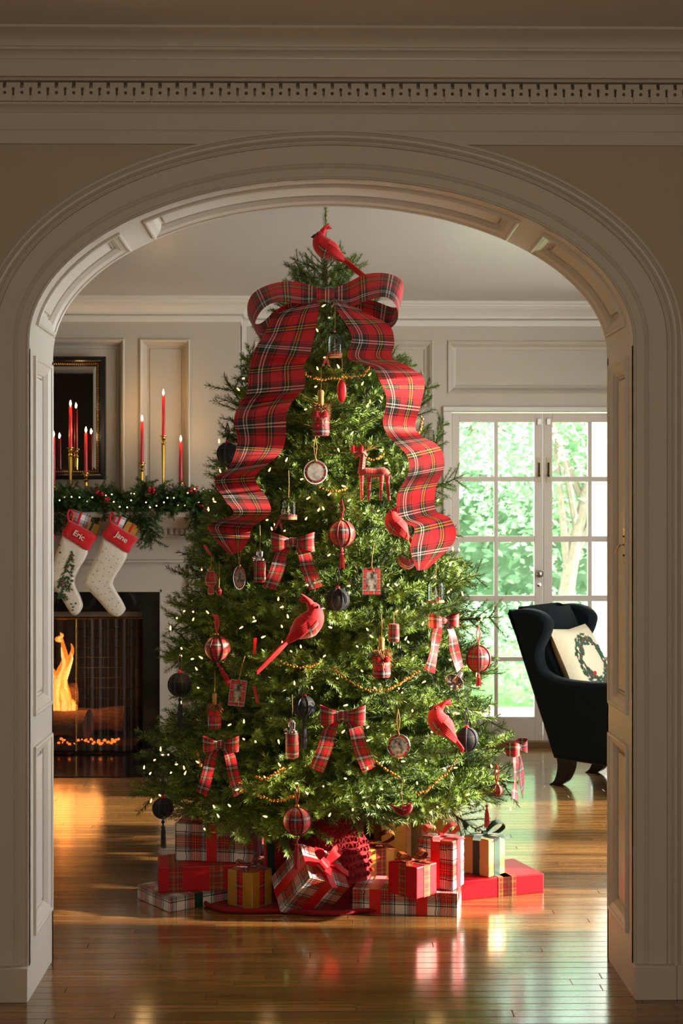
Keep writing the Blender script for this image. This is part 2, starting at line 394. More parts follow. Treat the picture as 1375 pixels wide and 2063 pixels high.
cuts = sorted(set(list(np.arange(0, STOT, .025))+[STOT]+[a for p in panels for a in p]))
lm = MB()
lm.grid([[lining(s, t) for t in (0, .004, T0)] for s in cuts], flip=True)
lm.grid([[lining(s, t) for t in (T1, .398, YB-YF)] for s in cuts], flip=True)
seg = []
edges = [0.0]+[a for p in panels for a in p]+[STOT]
for a, b_ in zip(edges[::2], edges[1::2]):
    ss = [a]+[c for c in cuts if a < c < b_]+[b_]
    lm.grid([[lining(s, t) for t in (T0, T1)] for s in ss], flip=True)
lining_ob = lm.build('wall_arch_lining', M_TRIM, kind='structure', smooth=30)
PROF = [(0,-.004),(.0005,.008),(.006,.010),(.012,.007),(.014,.003),(.030,-.004),(.042,-.016),(.044,-.022),(.050,-.022),(.051,-.028),(.057,-.028),(.058,-.017),(.068,-.015)]
for a, b_ in panels:
    m = MB(); loops = []
    n_s = max(4, int((b_-a)/.03))
    for ins, d in PROF:
        lo = [lining(s, T0+ins, d) for s in np.linspace(a+ins, b_-ins, n_s)]
        lo += [lining(s, T1-ins, d) for s in np.linspace(b_-ins, a+ins, n_s)]
        loops.append(lo)
    m.grid(loops, closed_u=True)
    L = loops[-1]
    for k in range(n_s-1): m.add([L[k], L[k+1], L[2*n_s-2-k], L[2*n_s-1-k]], [(0,1,2,3)])
    m.build('panel', M_TRIM, lining_ob, smooth=18)
# plinth blocks and baseboard
for nm, sx in (('baseboard_hall_left', -1), ('baseboard_hall_right', 1)):
    xe = ACX+sx*AA; m = MB()
    m.rbox(min(xe-sx*.0005, xe+sx*.128), max(xe-sx*.0005, xe+sx*.128), YWALL-.048, YWALL, 0, .105, .003)
    m.rbox(min(xe+sx*.129, xe+sx*2), max(xe+sx*.129, xe+sx*2), YWALL-.046, YWALL, 0, .106, .003)
    m.build(nm, M_TRIM, kind='structure')
# entablature and crown of the hall side
def extr(name, prof, x0, x1, m=M_TRIM, parent=None, smooth=30):
    return MB().extrude_x(prof, x0, x1).build(name, m, parent, smooth=smooth, kind=None if parent else 'structure')
z0 = PZ(291, YWALL-.01)
ARC = [(YWALL, z0), (YWALL-.012, z0), (YWALL-.012, PZ(263, YWALL-.012)), (YWALL-.018, PZ(263, YWALL-.018)), (YWALL-.018, PZ(229, YWALL-.018)), (YWALL-.022, PZ(227.5, YWALL-.022)),
       (YWALL-.025, PZ(223, YWALL-.025)), (YWALL-.034, PZ(217, YWALL-.034)), (YWALL-.044, PZ(213, YWALL-.044)), (YWALL-.046, PZ(212, YWALL-.046)), (YWALL-.046, PZ(207, YWALL-.046)), (YWALL-.030, PZ(206, YWALL-.046))]
YD = YWALL-.030
zd0, zd1 = PZ(206, YWALL-.046), PZ(168, YWALL-.05)
YDB = YWALL+.02
CROWN = [(YWALL-.043, zd0), (YWALL-.043, zd0+(zd1-zd0)*.34), (YDB, zd0+(zd1-zd0)*.34), (YDB, zd1+.004), (YWALL-.06, zd1+.004), (YWALL-.066, zd1+.012), (YWALL-.070, zd1+.012), (YWALL-.104, zd1+.016), (YWALL-.106, PZ(155, YWALL-.106)), (YWALL-.106, PZ(121, YWALL-.106)), (YWALL-.112, PZ(120, YWALL-.112)),
         (YWALL-.113, PZ(116, YWALL-.113)), (YWALL-.119, PZ(109, YWALL-.119)), (YWALL-.130, PZ(103, YWALL-.130)), (YWALL-.137, PZ(101, YWALL-.137)), (YWALL-.137, PZ(96, YWALL-.137)), (YWALL-.142, PZ(94, YWALL-.142)), (YWALL-.146, PZ(86, YWALL-.146)), (YWALL-.156, PZ(78, YWALL-.156)), (YWALL-.176, PZ(69, YWALL-.176)), (YWALL-.202, PZ(60, YWALL-.202)), (YWALL-.210, PZ(57, YWALL-.21)), (YWALL-.212, PZ(56, YWALL-.212)), (YWALL-.212, PZ(51, YWALL-.212)), (YWALL-.19, CEIL_F+.002)]
CEIL_F = PZ(51, YWALL-.212)
tr3 = extr('trim_3', ARC, -3.0, 3.0)
tr4 = extr('trim_4', CROWN, -3.0, 3.0)
# dentil course: pierced blocks
pitch = 34.62/(FPX/(YWALL-.05)); ph = zd1-zd0
def dentil_mesh():
    w = pitch; hw = w/2; r = .0050; yf_, yb = YWALL-.050, YD+.001; yb2 = YDB+.01
    nz_ = [(-.0052, ph), (-.0052, ph*.70), (.0052, ph*.70), (.0052, ph)]
    zc_side = ph*.66; sw = .0034
    out = [(-hw+sw, 0), (hw-sw, 0)]
    a0 = math.asin(min(1, sw/r))
    # right side: slot up to the bored half hole
    arcR = [(hw-r*math.sin(a), zc_side-r*math.cos(a)) for a in np.linspace(a0, math.pi, 7)]
    out += arcR + [(hw, ph)] + [nz_[3], nz_[2], nz_[1], nz_[0]] + [(-hw, ph)] + [(-x, z) for x, z in arcR[::-1]]
    hole = [(r*1.05*math.cos(a), ph*.45+r*1.05*math.sin(a)) for a in np.linspace(0, 2*math.pi, 13)[:-1]]
    bm = bmesh.new()
    def ring(pts, y): return [bm.verts.new((x, y, z)) for x, z in pts]
    A = ring(out, yf_); H = ring(hole, yf_)
    ed = [bm.edges.new((A[i], A[(i+1) % len(A)])) for i in range(len(A))]+[bm.edges.new((H[i], H[(i+1) % len(H)])) for i in range(len(H))]
    bmesh.ops.triangle_fill(bm, use_beauty=True, use_dissolve=False, edges=ed)
    for R_, y2 in ((A, yb), (H, yb2)):
        B = [bm.verts.new((v.co.x, y2, v.co.z)) for v in R_]
        for i in range(len(R_)):
            j = (i+1) % len(R_); bm.faces.new((R_[i], R_[j], B[j], B[i]))
    bmesh.ops.recalc_face_normals(bm, faces=bm.faces[:])
    me = bpy.data.meshes.new('dentil'); bm.to_mesh(me); bm.free(); me.materials.append(M_TRIM); return me
dm = dentil_mesh(); xd0 = PX(44, YWALL-.05); k = -4
while xd0+k*pitch < 1.35:
    ob = bpy.data.objects.new('dentil', dm); COL.objects.link(ob); ob.parent = tr4; ob.location = (xd0+k*pitch, 0, zd0); k += 1
# hall: ceiling and the other walls
MB().box(-3.0, 3.0, -1.7, YWALL+.02, CEIL_F, CEIL_F+.05).build('ceiling_hall', M_CEIL, kind='structure')
MB().box(-3.05, -3.0, -1.7, YWALL, 0, CEIL_F).build('wall_hall_left', M_WALL, kind='structure')
MB().box(3.0, 3.05, -1.7, YWALL, 0, CEIL_F).build('wall_hall_right', M_WALL, kind='structure')
MB().box(-3.0, 3.0, -1.75, -1.7, 0, CEIL_F).build('wall_hall_rear', M_WALL, kind='structure')
# ------------------------------------------------------------------ drawing room shell
def holed(us, vs_, holes, f):
    m = MB(); U = sorted(set(us+[h[i] for h in holes for i in (0, 1)])); V = sorted(set(vs_+[h[i] for h in holes for i in (2, 3)]))
    for a, b_ in zip(U, U[1:]):
        for c, d in zip(V, V[1:]):
            cu, cv = (a+b_)/2, (c+d)/2
            if any(h[0] < cu < h[1] and h[2] < cv < h[3] for h in holes): continue
            m.add([f(a, c), f(b_, c), f(b_, d), f(a, d)], [(0,1,2,3)])
    return m
WPROF = [(0,0),(.001,.008),(.006,.010),(.012,.006),(.020,.002),(.030,-.010),(.036,-.016),(.050,-.020),(.052,-.026)]
def wall_panel(parent, u0, u1, v0, v1, f, prof=WPROF, name='panel', scale=1.0):
    m = MB(); loops = []
    for ins, d in prof:
        i = ins*scale; loops.append([f(u0+i, v0+i, d), f(u1-i, v0+i, d), f(u1-i, v1-i, d), f(u0+i, v1-i, d)])
    m.grid(loops, closed_u=True); m.add(loops[-1], [(0,1,2,3)])
    return m.build(name, M_ROOM, parent)
XC = PX(481, YBR)                                   # right corner of the chimney breast
fb = lambda u, v, d=0: Vector((u, YBR-d, v))
fw = lambda u, v, d=0: Vector((u, YW-d, v))
# chimney breast
bp1 = (PX(281, YBR), PX(383, YBR), PZ(1010, YBR)+.0, PZ(683, YBR))
bp2 = (PX(-170, YBR), PX(251, YBR), 1.5, PZ(683, YBR))
FX0, FX1, FZ1 = PX(-190, 8.8), PX(287, 8.8), PZ(1232, 8.8)           # fire opening
MX0, MX1 = PX(-225, 8.8), PX(326, 8.8)                              # marble slips
MZ1 = PZ(1192, 8.8)
br = holed([XL, XC], [0, CEIL_B], [bp1, bp2, (FX0-.02, FX1+.02, 0, FZ1+.02)], fb)
br.add([Vector((XC,YBR,0)), Vector((XC,YW,0)), Vector((XC,YW,CEIL_B)), Vector((XC,YBR,CEIL_B))], [(0,1,2,3)])
wb = br.build('wall_chimney_breast', M_ROOM, kind='structure')
wall_panel(wb, *bp1, fb, [(0,0),(.001,.010),(.008,.014),(.014,.010),(.022,.000),(.034,-.036),(.040,-.046),(.056,-.046),(.060,-.040)])
wall_panel(wb, *bp2, fb, [(0,0),(.001,.010),(.008,.014),(.014,.010),(.022,.000),(.034,-.036),(.040,-.046),(.056,-.046),(.060,-.040)])
# pilaster strip at the corner
MB().box(PX(487, YW), PX(496, YW), YW-.012, YW, 0, CEIL_B-.1).build('trim_5', M_TRIM, kind='structure')
# window wall
DX0, DX1 = PX(909, YW), PX(1279, YW); DZ1 = PZ(829, YW)
wp1 = (PX(512, YW), PX(872, YW), PZ(830, YW), PZ(686, YW)); wp2 = (PX(901, YW), PX(1290, YW), PZ(793, YW), PZ(686, YW))
wp3 = (PX(512, YW), PX(872, YW), .25, PZ(860, YW))
ww = holed([XC-.01, XR], [0, CEIL_B], [(DX0, DX1, 0, DZ1), wp1, wp2, wp3], fw)
wwo = ww.build('wall_window', M_ROOM, kind='structure')
for p in (wp1, wp2, wp3): wall_panel(wwo, *p, fw, scale=1.1)
MB().box(XC, XR+.3, YW+.24, YW+.3, DZ1, 3.2).box(XC, DX0, YW+.24, YW+.3, 0, DZ1).box(DX1, XR+.3, YW+.24, YW+.3, 0, DZ1).build('wall_outer_face', M_TRIM, kind='structure')
# door reveal
rv = MB(); 
rv.box(DX0-.02, DX0, YW, YW+.27, 0, DZ1+.02).box(DX1, DX1+.02, YW, YW+.27, 0, DZ1+.02).box(DX0-.02, DX1+.02, YW, YW+.27, DZ1, DZ1+.02)
rv.build('trim_6', M_TRIM, kind='structure')
MB().rbox(DX0-.055, DX0, YW-.02, YW+.01, 0, DZ1+.0, .004).rbox(DX1, DX1+.055, YW-.02, YW+.01, 0, DZ1, .004).rbox(DX0-.055, DX1+.055, YW-.022, YW+.01, DZ1, DZ1+.03, .004).build('trim_7', M_TRIM, kind='structure')
MB().rbox(DX0, DX1, YW-.05, YW+.25, -.002, .035, .004).build('door_sill', mat('oak_sill', (120, 84, 44), .4), kind='structure')
# side walls with tall windows on the right
fr_ = lambda u, v, d=0: Vector((XR-d, u, v))
WIN = [(4.98, 5.62), (5.82, 6.46), (6.62, 7.36)]
wr = holed([YB-.02, YW], [0, CEIL_B], [(a, b_, .12, 2.78) for a, b_ in WIN], fr_)
wro = wr.build('wall_right', M_ROOM, kind='structure')
for k_, (a, b_) in enumerate(WIN):
    m = MB()
    m.box(XR, XR+.10, a-.01, a+.03, .12, 2.78).box(XR, XR+.10, b_-.03, b_+.01, .12, 2.78).box(XR, XR+.10, a, b_, .11, .17).box(XR, XR+.10, a, b_, 2.73, 2.79)
    for z in (.66, 1.19, 1.72, 2.25): m.box(XR+.03, XR+.06, a, b_, z-.012, z+.012)
    m.box(XR+.03, XR+.06, (a+b_)/2-.012, (a+b_)/2+.012, .12, 2.78)
    m.build('window_%d' % (k_+1), M_TRIM, kind='structure')
MB().box(XL-.05, XL, YB-.02, YBR, 0, CEIL_B).build('wall_left', M_ROOM, kind='structure')
MB().box(XL-.1, XR+.4, YB-.02, YW+.3, CEIL_B, CEIL_B+.06).build('ceiling', M_CEIL_B, kind='structure')
# crown of the drawing room
def crown(Yw):
    zt = CEIL_B; f = lambda d, h: (Yw-d, zt-h)
    return [f(.0, .150), f(.012, .148), f(.016, .112), f(.012, .108), f(.006, .104), f(.030, .100), f(.032, .088), f(.034, .086), f(.050, .060), f(.074, .044), f(.080, .043), f(.080, .036), f(.092, .032), f(.094, .020), f(.112, .018), f(.114, .004), f(.114, -.001)]
tc_ = MB().extrude_x(crown(YBR), XL, XC+.0)
# mitred return of the crown on the breast corner
cr = crown(0)
rows = [[Vector((XC, YBR+y_, z)) for y_, z in cr], [Vector((XC-y_, YBR+y_, z)) for y_, z in cr], [Vector((XC-y_, YW, z)) for y_, z in cr]]
tc_.grid(rows); tc_.extrude_x(crown(YW), XC, XR); tc_.build('trim_8', M_TRIM, kind='structure', smooth=30)
MB().grid([[Vector((XR+y_, YB, z)) for y_, z in cr], [Vector((XR+y_, YW, z)) for y_, z in cr]]).build('trim_9', M_TRIM, kind='structure', smooth=30)
MB().rbox(XC, DX0-.06, YW-.02, YW, 0, .16, .004).build('baseboard_window_wall', M_ROOM, kind='structure')
# ================================================================== needle sprays (tree and garland)
def needle_mat(name, dark, light_, rough=.45):
    m, nt, b = new_mat(name); N = nt.nodes; Lk = nt.links.new
    geo = N.new('ShaderNodeNewGeometry'); oi = N.new('ShaderNodeObjectInfo')
    nz = N.new('ShaderNodeTexNoise'); nz.inputs['Scale'].default_value = 9; nz.inputs['Detail'].default_value = 2; Lk(geo.outputs['Position'], nz.inputs['Vector'])
    ad = N.new('ShaderNodeMath'); ad.operation = 'MULTIPLY_ADD'; ad.inputs[1].default_value = .35; Lk(geo.outputs['Random Per Island'], ad.inputs[0]); Lk(nz.outputs[0], ad.inputs[2])
    ad2 = N.new('ShaderNodeMath'); ad2.operation = 'MULTIPLY_ADD'; ad2.inputs[1].default_value = .3; Lk(oi.outputs['Random'], ad2.inputs[0]); Lk(ad.outputs[0], ad2.inputs[2])
    rp = N.new('ShaderNodeValToRGB'); e = rp.color_ramp.elements
    e[0].position = .45; e[0].color = (*lin(dark), 1); e[1].position = 1.0; e[1].color = (*lin(light_), 1)
    Lk(ad2.outputs[0], rp.inputs[0]); Lk(rp.outputs[0], b.inputs['Base Color'])
    b.inputs['Roughness'].default_value = rough; b.inputs['Specular IOR Level'].default_value = .35
    return m
M_NEEDLE = needle_mat('fir_needles', (34, 62, 24), (114, 142, 56))
M_CEDAR = needle_mat('garland_green', (22, 54, 22), (58, 98, 40))
M_STEM = mat('twig_bark', (84, 66, 36), .8)
def needles_on(path, density, length, width, V, F, r, spread=55, base_off=0):
    """kite shaped needles all round a twig path"""
    P = [Vector(p) for p in path]
    for a, b_ in zip(P, P[1:]):
        d = b_-a; L = d.length
        if L < 1e-6: continue
        t = d/L; u = t.orthogonal().normalized(); w = t.cross(u)
        for _ in range(max(1, int(L*density+r.random()))):
            p = a+d*r.random(); ph_ = r.uniform(0, 2*math.pi); sp = math.radians(r.uniform(spread*.6, spread*1.2))
            rad = u*math.cos(ph_)+w*math.sin(ph_); dr = t*math.cos(sp)+rad*math.sin(sp)
            side = dr.cross(t if r.random() < .5 else rad).normalized() if True else u
            ln = length*r.uniform(.75, 1.15); o = len(V)
            V += [p, p+dr*ln*.5+side*width*.5, p+dr*ln, p+dr*ln*.5-side*width*.5]; F.append((o, o+1, o+2, o+3))
def spray_mesh(name, L, seed, twig_gap=.05, dens=900, nl=.025, nw=.0027, bare=.25, tl=.55, up=0.0, mats=None, droop=0.0):
    r = random.Random(seed); V, F = [], []; stems = MB()
    def curve(p, d, ln, bend):
        out = [p]; q = p.copy(); dd = d.copy(); n = max(3, int(ln/.03))
        for i in range(n):
            dd = (dd+Vector((0, 0, bend/n))+Vector((r.uniform(-.05, .05), r.uniform(-.05, .05), r.uniform(-.05, .05)))).normalized()
            q = q+dd*(ln/n); out.append(q.copy())
        return out
    main = curve(Vector((0,0,0)), Vector((1,0,up)).normalized(), L, .15+up*.2-droop)
    stems.tube(main, lambda t: .004*(1-t)+.0012, 5, cap=False)
    nb = int(len(main)*bare); needles_on(main[nb:], dens, nl, nw, V, F, r)
    s = bare*L; k = 0
    while s < L*.93:
        i = min(int(s/L*(len(main)-1)), len(main)-2); p = main[i]; t = (main[i+1]-main[i]).normalized()
        rem = (L-s)
        for side in (1, -1, 0):
            if side == 0 and r.random() < .45: continue
            lat = Vector((-t.y, t.x, 0)).normalized()
            ang = math.radians(r.uniform(38, 58)); ln = min(tl*L, (.10+.5*rem))*r.uniform(.65, 1.05)
            if ln > .27: ln = .27*r.uniform(.8, 1.05)
            dirn = t*math.cos(ang)+(lat*side+Vector((0,0,r.uniform(-.35,.35) if side else r.choice((-.9, .9)))))*math.sin(ang)
            if side == 0: ln *= .6
            tw = curve(p, dirn.normalized(), ln, .12-droop)
            stems.tube(tw, lambda t: .0022*(1-t)+.0008, 4, cap=False); needles_on(tw, dens, nl*.95, nw, V, F, r)
            if ln > .15:
                for sd in (1, -1):
                    j = int(len(tw)*r.uniform(.3, .5)); t2 = (tw[j+1]-tw[j]).normalized(); l2 = Vector((-t2.y, t2.x, 0)).normalized()
                    t3 = curve(tw[j], (t2*.7+l2*sd*.7).normalized(), ln*.42, .1-droop); needles_on(t3, dens, nl*.9, nw, V, F, r)
        s += twig_gap*r.uniform(.8, 1.25)
    mb = MB(); mb.v = [tuple(p) for p in V]; mb.f = F; mb.uv = [None]*len(F); mb.mi = [0]*len(F)
    o = len(mb.v); mb.v += stems.v; mb.f += [tuple(i+o for i in f) for f in stems.f]; mb.uv += [None]*len(stems.f); mb.mi += [1]*len(stems.f)
    return mb.mesh(name, mats or [M_NEEDLE, M_STEM])
def place(mesh, name, parent, M):
    o = bpy.data.objects.new(name, mesh); COL.objects.link(o); o.parent = parent; o.matrix_local = M; return o
def frame_x(d, roll=0.0, up=Vector((0,0,1))):
    x = d.normalized(); y_ = up.cross(x); y_ = y_.normalized() if y_.length > 1e-4 else Vector((0,1,0)); z_ = x.cross(y_)
    R = Matrix((x, y_, z_)).transposed().to_4x4(); return R @ Matrix.Rotation(roll, 4, 'X')
# ================================================================== fireplace
M_MARBLE = mat('black_marble', (22, 22, 22), .12, var=.5, nscale=7)
M_SOOT = mat('sooted_brick', (22, 9, 6), .95, var=.4, nscale=18, bump=.3)
M_LOG = mat('charred_log', (120, 82, 58), .9, var=.5, nscale=14, bump=.8, stretch=(1,6,6))
M_ASH = mat('ash', (60, 40, 30), 1, var=.5, nscale=30)
YM = 8.80
mantel = thing('mantelpiece', 'off white carved mantelpiece with dentil course round the fireplace', 'mantelpiece', (PX(40, YM), YM, 0))
mo = mantel.location.copy()
SX1 = PX(393, 8.64); SX0 = 2*mo.x-SX1; LX1 = PX(400, YM); LX0 = 2*mo.x-LX1
m = MB().rbox(SX0, SX1, 8.63, YBR, 1.462, 1.497, .006); m.build('shelf', M_ROOM, mantel, mo)
m = MB(); z = 1.462
prof = [(8.66, z), (8.665, z-.008), (8.69, z-.02), (8.71, z-.045), (8.715, z-.06), (8.73, z-.062), (8.73, z-.068), (8.775, z-.07), (8.775, z-.105), (8.765, z-.108), (8.765, z-.116), (8.80, z-.118)]
m.extrude_x(prof, SX0+.03, SX1-.03)
for s_, xx in ((1, SX1-.03), (-1, SX0+.03)):
    m.add([Vector((xx, y_, zz)) for y_, zz in prof]+[Vector((xx, YBR, prof[-1][1])), Vector((xx, YBR, z))], [tuple(range(len(prof)+2)) if s_ > 0 else tuple(range(len(prof)+2))[::-1]])
m.build('bed_moulding', M_ROOM, mantel, mo, smooth=30)
m = MB(); xx = SX0+.06
while xx < SX1-.06: m.box(xx, xx+.021, 8.752, 8.776, z-.104, z-.071); xx += .0335
m.build('dentil_course', M_ROOM, mantel, mo, kind='stuff')
zf1, zf0 = z-.116, PZ(1127, YM)
MB().rbox(LX0, LX1, YM-.012, YBR, zf0, zf1, .002).build('frieze', M_ROOM, mantel, mo)
MB().extrude_x([(YM-.012, zf0), (YM-.03, zf0-.004), (YM-.03, zf0-.014), (YM-.014, zf0-.03), (YM-.012, zf0-.036)], LX0-.01, LX1+.01).build('architrave', M_ROOM, mantel, mo)
MB().box(LX0, LX1, YM, YBR, MZ1, zf0).build('lintel', M_ROOM, mantel, mo)
for s_ in (1, -1):
    a, b_ = (MX1, LX1) if s_ > 0 else (LX0, MX0)
    MB().box(a, b_, YM, YBR, 0, MZ1).build('upright', M_ROOM, mantel, mo)
    e = LX1 if s_ > 0 else LX0; m = MB()
    for q in (.0, .022, .044): m.rbox(min(e-s_*q, e-s_*(q+.016)), max(e-s_*q, e-s_*(q+.016)), YM-.024, YM, .14, zf0-.036, .003)
    m.rbox(min(e+s_*.006, e-s_*.066), max(e+s_*.006, e-s_*.066), YM-.03, YM, 0, .14, .003); m.build('pilaster', M_ROOM, mantel, mo)
MB().box(MX1-.012, MX1, YM-.012, YM+.02, 0, MZ1+.012).box(MX0, MX0+.012, YM-.012, YM+.02, 0, MZ1+.012).box(MX0, MX1, YM-.012, YM+.02, MZ1, MZ1+.012).build('inner_bead', M_ROOM, mantel, mo)
for a, b_, c, d in ((FX1, MX1-.012, 0, MZ1), (MX0+.012, FX0, 0, MZ1), (FX0, FX1, FZ1, MZ1)):
    MB().box(a, b_, YM+.012, YBR, c, d).build('marble_slip', M_MARBLE, mantel, mo)
hearth = MB().rbox(MX0-.1, PX(420, 8.1), 8.10, YM+.02, -.004, .004, .001).build('hearth_slab', M_MARBLE, mantel, mo)
# fire box
fbx = thing('firebox', 'sooty brick lined firebox behind the mesh screen', 'firebox', (mo.x, 8.93, 0)); fo = fbx.location.copy()
m = MB(); m.box(FX0-.03, FX1+.03, 9.40, 9.43, 0, 1.2).box(FX1+.021, FX1+.05, YM+.02, 9.42, 0, 1.2).box(FX0-.05, FX0-.021, YM+.02, 9.42, 0, 1.2).box(FX0-.05, FX1+.05, YM+.02, 9.42, FZ1+.001, FZ1+.03).box(FX0-.05, FX1+.05, YM+.02, 9.42, -.03, .012)
m.build('lining', M_BLACK, fbx, fo)
bmsh = MB().rbox(-.1, .1, -.012, .012, 0, .058, .004).mesh('brick', M_SOOT)
for j in range(13):
    zz = .02+j*.066
    if zz+.06 > FZ1: break
    xx = FX0-.02+(.1 if j % 2 else 0)
    while xx+.1 < FX1:
        place(bmsh, 'brick', fbx, Matrix.Translation(Vector((xx+.1, 9.385, zz))-fo)); xx += .208
    yy = YM+.05+(.1 if j % 2 else 0)
    while yy+.2 < 9.37:
        place(bmsh, 'brick', fbx, Matrix.Translation(Vector((FX1+.004, yy+.1, zz))-fo) @ Matrix.Rotation(math.pi/2, 4, 'Z')); yy += .208
def log(name_, a, b_, r, parent, o3):
    a, b_ = Vector(a), Vector(b_); rr = random.Random(int(r*1e4)); pts = [a.lerp(b_, t)+Vector((rr.uniform(-.008,.008), rr.uniform(-.008,.008), rr.uniform(-.006,.006))) for t in np.linspace(0, 1, 9)]
    return MB().tube(pts, lambda t: r*(1+.12*math.sin(t*9+r*50)), 14).build(name_, M_LOG, None, o3, smooth=True)
lx = PX(112, 9.0)
for k_, (a, b_, r, lb) in enumerate([((lx-.42, 9.12, .17), (PX(180, 9.0), 9.0, .17), .085, 'thick charred log at the front of the fire'), ((lx-.35, 9.22, .16), (PX(245, 9.1), 9.24, .17), .08, 'dark log lying at the back of the fire'), ((lx-.3, 9.0, .30), (PX(150, 9.1), 9.18, .33), .075, 'glowing log laid across on top of the fire')]):
    tag(log('fire_log', a, b_, r, None, Vector(a)), lb, 'log', 'fire logs')
m = MB(); rr = random.Random(5)
m.rbox(FX0+.05, FX1-.06, 8.93, 9.34, .012, .045, .012)
tag(m.build('ash_bed', M_ASH, None, (mo.x, 9.1, .012)), 'bed of grey ash and embers under the logs', 'ash', kind='stuff')
# embers and grate
M_EMBER = emit_mat('ember', (1, .16, .02), 3.0)
m = MB()
for _ in range(60): m.ball((rr.uniform(lx-.3, PX(235, 9.0)), rr.uniform(8.95, 9.15), .05), rr.uniform(.005, .012), 6, 4)
tag(m.build('embers', M_EMBER, None, (lx, 9.05, .04)), 'glowing red embers scattered on the ash', 'embers', kind='stuff')
# flames
M_FL_CORE = emit_mat('flame_core', (1, .66, .20), 2.3); M_FL_OUT = emit_mat('flame_edge', (1, .30, .03), 1.3)
def soften(m_, a):
    nt = m_.node_tree; out = nt.nodes['Material Output']; b = nt.nodes['Principled BSDF']; t = nt.nodes.new('ShaderNodeBsdfTransparent'); mx = nt.nodes.new('ShaderNodeMixShader'); mx.inputs[0].default_value = a
    nt.links.new(t.outputs[0], mx.inputs[1]); nt.links.new(b.outputs[0], mx.inputs[2]); nt.links.new(mx.outputs[0], out.inputs[0])
soften(M_FL_OUT, .55)
fire = thing('flames', 'tall yellow flames rising from the logs', 'fire', (lx, 9.05, .25)); fio = fire.location.copy()
def tongue(base, ctrl, r, mcore=True):
    P = catmull([Vector(base)]+[Vector(c) for c in ctrl], 6); n = len(P)
    f = lambda t: r*(.55+.9*math.sin(min(t*2.2, 1)*math.pi/2))*(1-t)**.8+.001
    MB().tube(P, f, 10).build('flame_edge', M_FL_OUT, fire, fio, smooth='all')
    P2 = catmull([Vector(base)]+[Vector(base).lerp(Vector(c), .86) for c in ctrl], 6)
    MB().tube(P2, lambda t: f(t)*.62, 10).build('flame_core', M_FL_CORE, fire, fio, smooth='all')
fp = lambda px, py: at(px, py, 9.05)
for base, ctrl, r in [((118,1432), [(112,1400),(120,1360),(131,1330),(127,1300),(124,1282)], .030), ((140,1432), [(136,1405),(128,1370),(138,1335),(146,1310),(143,1296)], .024), ((108,1432), [(104,1400),(110,1370),(107,1345)], .034), ((128,1434), [(132,1410),(126,1385),(134,1360)], .036), ((98,1432), [(92,1390),(99,1350),(94,1310)], .032), ((84,1432), [(80,1400),(86,1360),(82,1335)], .034), ((148,1434), [(149,1420),(145,1408)], .022)]:
    tongue(fp(*base), [fp(*c) for c in ctrl], r)
tongue(fp(126, 1292), [fp(114, 1288), fp(126, 1280), fp(120, 1274)], .012)
light('fire_glow', 'POINT', (lx+.1, 9.0, .38), (0,0,0), 8.0, (1, .36, .08), shadow_soft_size=.2)
# spark screen: two woven wire curtains on a rod
def mesh_curtain_mat():
    m = bpy.data.materials.new('wire_mesh'); m.use_nodes = True; nt = m.node_tree; N = nt.nodes; Lk = nt.links.new; b = N['Principled BSDF']
    b.inputs['Base Color'].default_value = (.03, .02, .015, 1); b.inputs['Metallic'].default_value = .6; b.inputs['Roughness'].default_value = .4
    tc = N.new('ShaderNodeTexCoord'); sp = N.new('ShaderNodeSeparateXYZ'); Lk(tc.outputs['UV'], sp.inputs[0]); g = []
    for op in ('ADD', 'SUBTRACT'):
        a = N.new('ShaderNodeMath'); a.operation = op; Lk(sp.outputs[0], a.inputs[0]); Lk(sp.outputs[1], a.inputs[1])
        d = N.new('ShaderNodeMath'); d.operation = 'DIVIDE'; d.inputs[1].default_value = .011; Lk(a.outputs[0], d.inputs[0])
        f = N.new('ShaderNodeMath'); f.operation = 'FRACT'; Lk(d.outputs[0], f.inputs[0])
        l = N.new('ShaderNodeMath'); l.operation = 'LESS_THAN'; l.inputs[1].default_value = .26; Lk(f.outputs[0], l.inputs[0]); g.append(l.outputs[0])
    mx = N.new('ShaderNodeMath'); mx.operation = 'MAXIMUM'; Lk(g[0], mx.inputs[0]); Lk(g[1], mx.inputs[1]); Lk(mx.outputs[0], b.inputs['Alpha'])
    return m
M_MESH = mesh_curtain_mat()
scr = thing('fire_screen', 'fine black wire mesh curtain hanging across the fireplace', 'fire screen', (mo.x, YM+.08, 0)); so = scr.location.copy()
xm = PX(153, 8.86)
for a, b_ in ((xm+.002, FX1-.01), (FX0+.01, xm-.002)):
    n = 40; rows = []
    for i in range(2):
        rows.append([Vector((a+(b_-a)*k_/n, 8.872+.010*math.sin(k_*1.3)+.004*math.sin(k_*2.9), (.02, FZ1-.05)[i])) for k_ in range(n+1)])
    MB().grid(rows, uv=lambda i, j: ((b_-a)*1.1*j/n, i*(FZ1-.07))).build('mesh_curtain', M_MESH, scr, so, smooth='all')
MB().tube([(FX0, 8.868, FZ1-.045), (FX1, 8.868, FZ1-.045)], .006, 8).build('curtain_rod', M_BRASS, scr, so)
MB().box(FX0, FX1, 8.86, 8.90, FZ1-.035, FZ1).build('header', mat('screen_header', (90, 80, 66), .5), scr, so)
MB().tube([(xm, 8.868, .02), (xm, 8.868, FZ1-.045)], .003, 6).build('curtain_edge', M_BRASS, scr, so)
